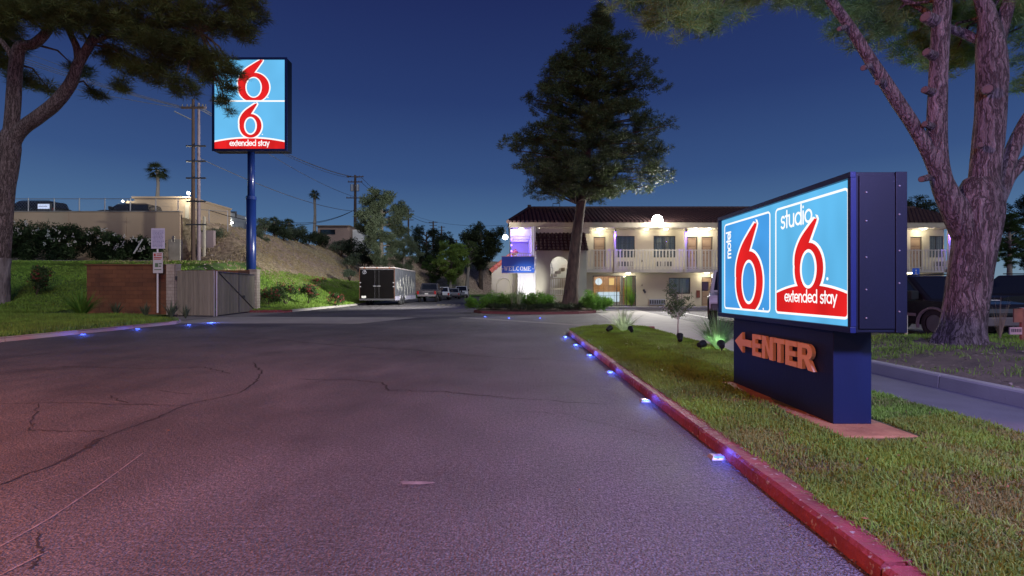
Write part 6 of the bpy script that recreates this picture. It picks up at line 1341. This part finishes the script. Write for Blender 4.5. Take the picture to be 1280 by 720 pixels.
# shrubs on the crest
def shrub(name, x, y0, y1, Y, wpx, label, mat, group, n=120, seed=1, shape='leaf', cat='shrub', leafn=36, l=.45):
    rr = random.Random(seed); p = at(x, y0, Y); h = (y0 - y1) / F * Y; R_ = wpx / 2 / F * Y; o = empty(name, p, label, cat, group)
    bl = [(p.x + rr.uniform(-.6, .6) * R_, p.y + rr.uniform(-.5, .5) * R_, p.z + h * rr.uniform(.25, .72), min(R_ * .6, h * .42) * rr.uniform(.6, 1.0), .8) for _ in range(7)]
    q = MB()
    for b_ in bl: q.tube([(p.x, p.y, p.z - .1), b_[:3]], [.04 * R_, .02 * R_], 4)
    put(q.build('stems', BARKD, fix=False, kind='stuff'), o); cs, rs = shell(bl, n, rr, min(R_, h) * .26, .5); put(crown('foliage', cs, rs, mat, None, leafn, l, .15, shape, .85, seed + 40), o); return o
GS = 'shrubs along the hill crest'
for i, (x, y0, y1, Y, w_, mt, lb) in enumerate([
 (276, 312, 283, 40, 38, SAGE, 'grey sage bush just right of the utility pole pair'), (328, 300, 262, 48, 26, SAGE, 'upright sage bush directly right of the blue sign pole'), (345, 296, 276, 56, 34, DARKL, 'dark bush under the two short palms'),
 (326, 308, 285, 46, 22, SAGE, 'low round sage bush at the foot of the upright one'), (372, 302, 281, 60, 40, SAGE, 'sage bush mid crest, left of the slim palm'), (400, 312, 288, 64, 36, DARKL, 'dark bush in front of the beige house, left end'),
 (425, 320, 296, 66, 34, SAGE, 'greyish bush in front of the beige house, centre'), (446, 326, 298, 66, 38, DARKL, 'dark bush at the foot of the hilltop pole'), (440, 335, 315, 58, 30, SAGE, 'sage bush low on the crest above the trailer'), (355, 300, 284, 52, 30, DARKL, 'dark low bush right behind the sign pole'),
 (385, 306, 288, 58, 26, DARKL, 'dark bush at the foot of the slim palm'), (306, 300, 284, 52, 26, SAGE, 'bush peeping left of the blue sign pole'), (437, 350, 336, 46, 22, SAGE, 'small pale bush low on the dirt slope by the trailer'), (455, 338, 310, 62, 34, DARKL, 'dark bush left of the tall grey green tree')]):
    p = at(x, y0, Y); shrub('crest_shrub', x, y0, y1, Y, w_, lb, mt, GS, 130, 60 + i)
# oleander hedge: separate bushes with white flowers
GH = 'oleander bushes in the hedge'
def oleander(x, h, r, i):
    z = zt(x, 35.2); o = empty('oleander_bush', (x, 35.4, z), None, 'shrub', GH); rr = random.Random(i)
    bl = [(x + rr.uniform(-.7, .7) * r, 35.4 + rr.uniform(-.5, .5), z + h * f, h * .24, 1.0) for f in (.2, .3, .45, .55, .7, .78)]
    cs, rs = shell(bl, 110, rr, .40, .5); put(crown('foliage', cs, rs, OLEA, None, 42, .5, .12, 'leaf', 1.0, i + 90), o)
    q = MB()
    for _ in range(rr.randint(3, 9)):
        a = rr.random() * 6.3; c = Vector((x + rr.uniform(-r, r), 35.4 - .75 - rr.random() * .15, z + h * rr.uniform(.45, 1.0)))
        for k in range(7): d = Vector((rr.uniform(-1, 1), rr.uniform(-.6, .2), rr.uniform(-1, 1))) * .13; q.add([c + d, c + d + Vector((.09, 0, .02)), c + d + Vector((.04, -.03, .09))], [(0, 1, 2)])
    put(q.build('white_blossom', WFLOWER, fix=False, kind='stuff'), o); return o
ol_n = ['leftmost', 'second', 'third', 'fourth', 'fifth', 'sixth', 'seventh', 'eighth', 'ninth', 'tenth']
for i in range(10):
    x = X_(18 + i * 19.5, 35.4); h = np.interp(i, [0, 4, 9], [3.0, 2.75, 1.75]); o = oleander(x, float(h), .75, i); o['label'] = 'white flowering oleander, %s bush of the hedge counted from the big left trunk' % ol_n[i]
o = oleander(X_(-2, 35.4), 3.0, .8, 20); o['label'] = 'white flowering oleander right behind the left pine trunk, part of the hedge'
b = MB(); b.box(X_(-40, 34), X_(196, 34), 33.7, 33.95, zt(-30, 33.8) - .1, zt(-30, 33.8) + .12); b.build('lawn_edging', CONC_D, kind='structure')
st2 = MB(); st2.tube([at(167, 317, 34), at(178, 299, 34.4)], .05, 6); tag(st2.build('leaning_post', STEEL), 'grey stake leaning against the right part of the hedge', 'post')
# ---------------------------------------------------------------- small plants
def spiky(name, pos, h, n, label, mat, cat='plant', group=None, spread=.8, wd=.02, seed=1, arch=.6):
    rr = random.Random(seed); pos = Vector(pos); o = empty(name, pos, label, cat, group); q = MB()
    for i in range(n):
        a = rr.random() * 6.3; l = h * rr.uniform(.55, 1.1); out = spread * rr.random() ** .7; d = Vector((math.cos(a), math.sin(a), 0)); s_ = Vector((-d.y, d.x, 0)) * wd / 2; P = []
        for k in range(5):
            t = k / 4; P.append(d * (out * l * t) + Vector((0, 0, l * (t - arch * out * t * t * .9))))
        for k in range(4):
            w0, w1_ = (1 - k / 4.3), (1 - (k + 1) / 4.3); q.add([P[k] - s_ * w0, P[k] + s_ * w0, P[k + 1] + s_ * w1_, P[k + 1] - s_ * w1_], [(0, 1, 2, 3)])
    q.build('leaves', mat, o, fix=False); return o
FL = M('flax_leaf', (.12, .17, .09), .6, col2=(.06, .09, .045), ns=3, trans=.25); FLY = M('fountain_grass', (.38, .42, .26), .6, col2=(.20, .26, .13), ns=5, trans=.35)
for i, (x, y, h, lb) in enumerate([(102, 396, 1.4, 'big dark yucca bush before the left end of the orange wall'), (145, 394, .75, 'spiky flax clump in front of the orange wall, left of the notice post'), (182, 396, .7, 'spiky flax clump just left of the notice post foot'), (214, 397, .85, 'dark flax clump before the tan pillar'), (232, 397, .55, 'smallest flax clump at the corner of the board gate')]):
    p = gd(x, y, .15); spiky('flax_plant', (p.x, p.y, .12), h, 60 if i else 160, lb, FL if i else SHRUB, 'plant', 'spiky plants by the enclosure', .9 if i == 0 else .6, .05, i)
def rose(x, y, Y, h, wpx, label, seed):
    p = at(x, y, Y); p.z = zt(p.x, p.y); R_ = wpx / 2 / F * Y; o = empty('rose_bush', p, label, 'rose bush', 'red flowering rose bushes'); rr = random.Random(seed)
    bl = [(p.x + rr.uniform(-.8, .8) * R_, p.y + rr.uniform(-.4, .4) * R_, p.z + h * rr.uniform(.35, .8), h * .26, 1) for _ in range(6)]
    q = MB()
    for b_ in bl: q.tube([(p.x, p.y, p.z), b_[:3]], [.02, .01], 4)
    put(q.build('stems', BARKD, fix=False, kind='stuff'), o); cs, rs = shell(bl, 60, rr, h * .2, .5); put(crown('foliage', cs, rs, leafm('rose_leaves', (.07, .12, .035), (.03, .055, .02), 2), None, 26, .45, .2, 'leaf', 1, seed), o)
    cs, rs = shell([(b_[0], b_[1] - .1, b_[2] + .12, b_[3] * 1.15, 1) for b_ in bl], 46, rr, .065, .3); put(crown('blossoms', cs, rs, FLOWER, None, 16, .7, .5, 'leaf', 1, seed + 5), o)
rose(335, 384, 28.2, 1.25, 36, 'red rose bush nearest the tan gate pillar', 31); rose(358, 380, 29.5, 1.3, 30, 'red rose bush second from the tan gate pillar', 32); rose(385, 374, 31.5, 1.25, 34, 'red rose bush in the middle of the green slope', 33); rose(419, 374, 33.5, .9, 22, 'red rose bush nearest the cargo trailer', 34)
rose(45, 380, 24.5, 1.35, 34, 'red rose bush right of the left pine foot', 35); rose(395, 352, 40, .7, 30, 'low reddish bush at the edge of turf and bare slope', 36)
# planter shrubs in front of the motel
GP = 'planter shrubs before the motel'
pn = ['at the far left end', 'second from the left end', 'third from the left end', 'beneath the WELCOME banner', 'at the foot of the white end wall', 'left of the tower arch', 'below the tower arch', 'left of the pine trunk', 'right of the pine trunk', 'below the lobby edge', 'near the lobby door', 'at the right tip']
for i, (x, h) in enumerate(((597, .75), (608, .85), (620, .95), (632, 1.0), (645, .85), (658, .65), (672, 1.0), (688, .8), (728, .75), (738, .95), (748, .8), (754, .6))):
    Yq = 25.9 + (i % 3) * .35; p = at(x, 385, Yq); o = empty('planter_shrub', (p.x, p.y, .15), 'green leafy planter shrub ' + pn[i], 'shrub', GP); rr = random.Random(200 + i)
    bl = [(p.x + rr.uniform(-.35, .35), p.y + rr.uniform(-.3, .3), .15 + h * rr.uniform(.3, .75), h * .33, .9) for _ in range(5)]; cs, rs = shell(bl, 60, rr, .22, .5); put(crown('foliage', cs, rs, SHRUB, None, 40, .55, .12, 'leaf', 1, 300 + i), o)
pr = random.Random(9); cs = [(lambda a, k: (1.2 + 3.05 * math.cos(a) * k, 26.5 + 2.2 * math.sin(a) * k, .30 + pr.random() * .12))(pr.random() * 6.3, .93 * pr.random() ** .35) for _ in range(420)]
tag(crown('planter_ground_cover', cs, [.24 * pr.uniform(.7, 1.3) for _ in cs], leafm('ground_cover_leaves', (.05, .075, .03), (.02, .035, .015), 2), None, 34, .5, .12, 'leaf', .8, 77), kind='stuff')
for i, (x, y, lb) in enumerate(((648, 372, 'wispy flowering stalk plant before the white end wall, taller'), (641, 374, 'wispy stalk plant left of the white end wall'))):
    p = at(x, 386, 25.3); spiky('wispy_plant', (p.x, p.y, .15), 1.8 - i * .4, 46, lb, FLY, 'plant', None, .35, .03, 70 + i, .3)
lbp = Vector((xw(787), 32.2, .13)); spiky('lobby_plant', lbp, 1.3, 70, 'leafy potted plant standing before the lime wall of the lobby', SHRUB, 'plant', None, .5, .06, 88, .4)
# ---- island planting with uplights
def upl(x, y, tgt, lbl_, p=9, col=(.88, 1, .88)):
    g_0 = gd(x, y, .10); o = empty('garden_uplight', (g_0.x, g_0.y, .08), lbl_, 'spotlight', 'black garden uplights on the island')
    d = (Vector(tgt) - Vector((g_0.x, g_0.y, .22))).normalized(); b = MB(); b.tube([(0, 0, -.03), (0, 0, .15)], .012, 6); b.build('stake', BLACK, o)
    h0 = Vector((0, 0, .16)); b = MB(); b.tube([h0 - d * .07, h0 + d * .09], [.045, .072], 12, True); b.build('lamp_head', BLACK, o, bevel=.004)
    b = MB(); b.tube([h0 + d * .0905, h0 + d * .093], .055, 12); b.build('lamp_lens', E('uplight_lens', (.75, 1, .85), 5), o)
    lamp('uplight_beam', 'SPOT', tuple(Vector(o.location) + h0 + d * .13), p, col, .03, spot=95, blend=.8, target=tgt)
def clump_pos(x, y): p = gd(x, y, .1); return (p.x, p.y, .09)
c1 = clump_pos(779, 416); spiky('fountain_grass', c1, .95, 210, 'arching fountain grass clump at the far tip of the island, lit from below', FLY, 'ornamental grass', 'lit island grasses', .95, .016, 41)
c2 = clump_pos(897, 437); spiky('fountain_grass', c2, .85, 620, 'rounder bright grass clump close to the monument sign, lit from below', M('bright_grass', (.22, .40, .16), .6, col2=(.12, .24, .09), ns=6, trans=.35), 'ornamental grass', 'lit island grasses', 1.0, .012, 42, .5)
upl(761, 418, (c1[0] + .05, c1[1], .5), 'black uplight left of the fountain grass at the island tip', 11); upl(789, 419, (c1[0] + .05, c1[1], .45), 'black uplight right of the fountain grass at the island tip', 10)
upl(850, 431, (gd(847, 424, .1).x, gd(847, 424, .1).y, 1.3), 'single black uplight at the foot of the young tree', 9); upl(876, 440, (c2[0], c2[1], .3), 'black uplight left of the bright clump by the monument sign', 9); upl(902, 441, (c2[0], c2[1], .35), 'black uplight right of the bright clump by the monument sign', 10)
sp0 = gd(847, 424, .1); T4 = empty('young_tree', (sp0.x, sp0.y, .09), 'slender young willow leaved tree on the grass island', 'tree'); sc_ = sp0.y / F; rr = random.Random(77)
b = MB(); b.tube([(0, 0, 0), (.02, 0, .55), (-.01, 0, 1.1)], [.022, .016, .010], 7); b.tube([(.0, 0, .2), (.06, .02, .7), (.12, 0, 1.2)], [.012, .010, .006], 6); b.build('trunk', PALE_BARK, T4)
q = MB(); q2 = MB()
for i in range(46):
    a = rr.random() * 6.3; z0 = rr.uniform(.45, 1.1); ln = rr.uniform(.25, .62); e_ = Vector((math.cos(a) * ln * .62, math.sin(a) * ln * .62, z0 + ln * .55)); q2.tube([(0, 0, z0), e_], [.006, .003], 3)
    for k in range(26):
        t = rr.uniform(.2, 1.05); c = Vector((0, 0, z0)).lerp(e_, t); d = Vector((rr.uniform(-1, 1), rr.uniform(-1, 1), rr.uniform(-1.3, .5))).normalized() * rr.uniform(.06, .12); s_ = d.cross(Vector((rr.random(), rr.random(), rr.random()))).normalized() * .008
        q.add([c, c + d * .5 - s_, c + d, c + d * .5 + s_], [(0, 1, 2, 3)])
q.build('foliage', leafm('willow_leaves', (.11, .17, .07), (.05, .08, .035), 3), T4, fix=False); q2.build('twigs', PALE_BARK, T4, fix=False, kind='stuff')
# dead weeds and little boards right of the big trunk
wp = at(1250, 428, 8.6); spiky('dry_weeds', (wp.x, wp.y, zb(wp.x, wp.y)), .75, 34, 'tall dry weeds beside the big pine trunk', M('dry_stalk', (.36, .27, .14), .8, ns=4), 'weeds', None, .3, .014, 55, .25)
bp_ = at(1277, 430, 8.4); bs_ = empty('small_board_sign', (bp_.x, bp_.y, .3), 'rust coloured little board and a tiny lettered plate on a stake at the right edge', 'sign'); k8 = 8.4 / F
b = MB(); b.box(-.02, .02, -.02, .02, -.1, 45 * k8); b.build('stake', M('red_brown_wood', (.28, .09, .06), .7, ns=6), bs_)
b = MB(); b.box(-12 * k8, 0 * k8 - .02, -.035, -.015, 27 * k8, 44 * k8); b.build('rusty_board', M('rusty_board', (.32, .12, .07), .8, ns=6, amt=.6), bs_)
b = MB(); b.box(-17 * k8, -2 * k8, -.035, -.015, 12 * k8, 21 * k8); b.build('lettered_plate', M('pink_plate', (.55, .35, .34), .6, ns=4, amt=.2), bs_)
layer('lettering', [[((-15.5 + i * 2.2) * k8, 15 * k8), ((-14.2 + i * 2.2) * k8, 15 * k8), ((-14.2 + i * 2.2) * k8, 19 * k8), ((-15.5 + i * 2.2) * k8, 19 * k8)] for i in range(6)], lambda u, v, o: (u, -.038 - o, v), 0, DARK, bs_)
rt = MB(); rt.tube([at(1172, 444, 7.4), at(1185, 448, 7.3), at(1200, 452, 7.2)], [.03, .045, .02], 8); tag(rt.build('exposed_root', M('bleached_wood', (.48, .42, .42), .8, ns=5, amt=.4), smooth=True), 'bleached broken root lying on the bank below the pine', 'root')
mk = empty('white_marker_post', tuple(gd(1133, 424, .12)), 'short pale post standing under the right end of the monument cabinet', 'post'); b = MB(); b.tube([(0, 0, -.1), (0, 0, .55)], .025, 8); b.build('shaft', WHITE, mk)
# ---- blue road studs
def stud(x, y, label, z=0, p=.55):
    g_1 = gd(x, y, z); o = empty('road_stud', (g_1.x, g_1.y, z), label, 'marker light', 'blue lit road studs')
    b = MB(); b.add([(-.055, -.05, .003), (.055, -.05, .003), (.055, .05, .003), (-.055, .05, .003), (-.038, -.03, .026), (.038, -.03, .026), (.038, .03, .026), (-.038, .03, .026)], [(0, 1, 5, 4), (1, 2, 6, 5), (2, 3, 7, 6), (3, 0, 4, 7), (4, 5, 6, 7)]); b.build('stud_body', M('stud_metal', (.55, .45, .40), .4, ns=20, metal=.5), o)
    b = MB(); b.add([(-.034, -.0425, .011), (.034, -.0425, .011), (.034, -.031, .0262), (-.034, -.031, .0262)], [(0, 1, 2, 3)]); b.add([(.0505, -.03, .008), (.0505, .03, .008), (.041, .03, .024), (.041, -.03, .024)], [(0, 1, 2, 3)]); b.build('stud_lens', E('stud_blue', (.03, .10, 1.0), 6), o, fix=False)
    lamp('stud_glow', 'POINT', (g_1.x + .03, g_1.y - .05, z + .09), p * 3.2, (.05, .12, 1.0), .02)
on = ['nearest', 'second nearest', 'third nearest', 'fourth', 'fifth', 'farthest']
for i, (x, y) in enumerate(((896, 573), (806, 502), (762, 466), (736, 444.5), (719, 431.5), (706, 421.5))): stud(x, y, 'blue road stud beside the island kerb, %s from the camera' % on[i], 0, .55 + .22 * i)
for i, (x, y, l_) in enumerate(((264.5, 403.6, 'brightest blue road stud off the left verge corner'), (236, 406.3, 'blue road stud at the left kerb, second from the verge corner'), (172, 411.6, 'blue road stud at the left kerb, third from the verge corner'), (104, 418.6, 'blue road stud at the left kerb, farthest left'))): stud(x, y, l_, 0, 5 if i == 0 else 1.8)
for i, (x, y, l_) in enumerate(((606, 396, 'dim blue stud before the planter kerb, left'), (636, 398, 'dim blue stud before the planter kerb, middle'), (675, 398, 'dim blue stud before the planter kerb, right'))): stud(x, y, l_, 0, .8)
for (loc_, pw, cl) in LAMPS_OFF: lamp('street_light', 'POINT', loc_, pw, cl, .35)
# the street lamps themselves, outside the frame behind the camera
for (loc_, pw, cl), nm in zip(LAMPS_OFF, ('sodium', 'bluish')):
    sl = empty('street_lamp', (loc_[0], loc_[1] - 1.2, 0), '%s street lamp standing behind the camera' % nm, 'street lamp', 'street lamps behind the camera')
    b = MB(); b.tube([(0, 0, 0), (0, 0, loc_[2] + .5), (0, .5, loc_[2] + .75)], [.11, .07, .05], 10); b.build('pole', STEEL, sl)
    b = MB(); b.box(-.16, .16, .35, 1.35, loc_[2] + .66, loc_[2] + .82); b.build('lamp_head', STEEL, sl, bevel=.04)
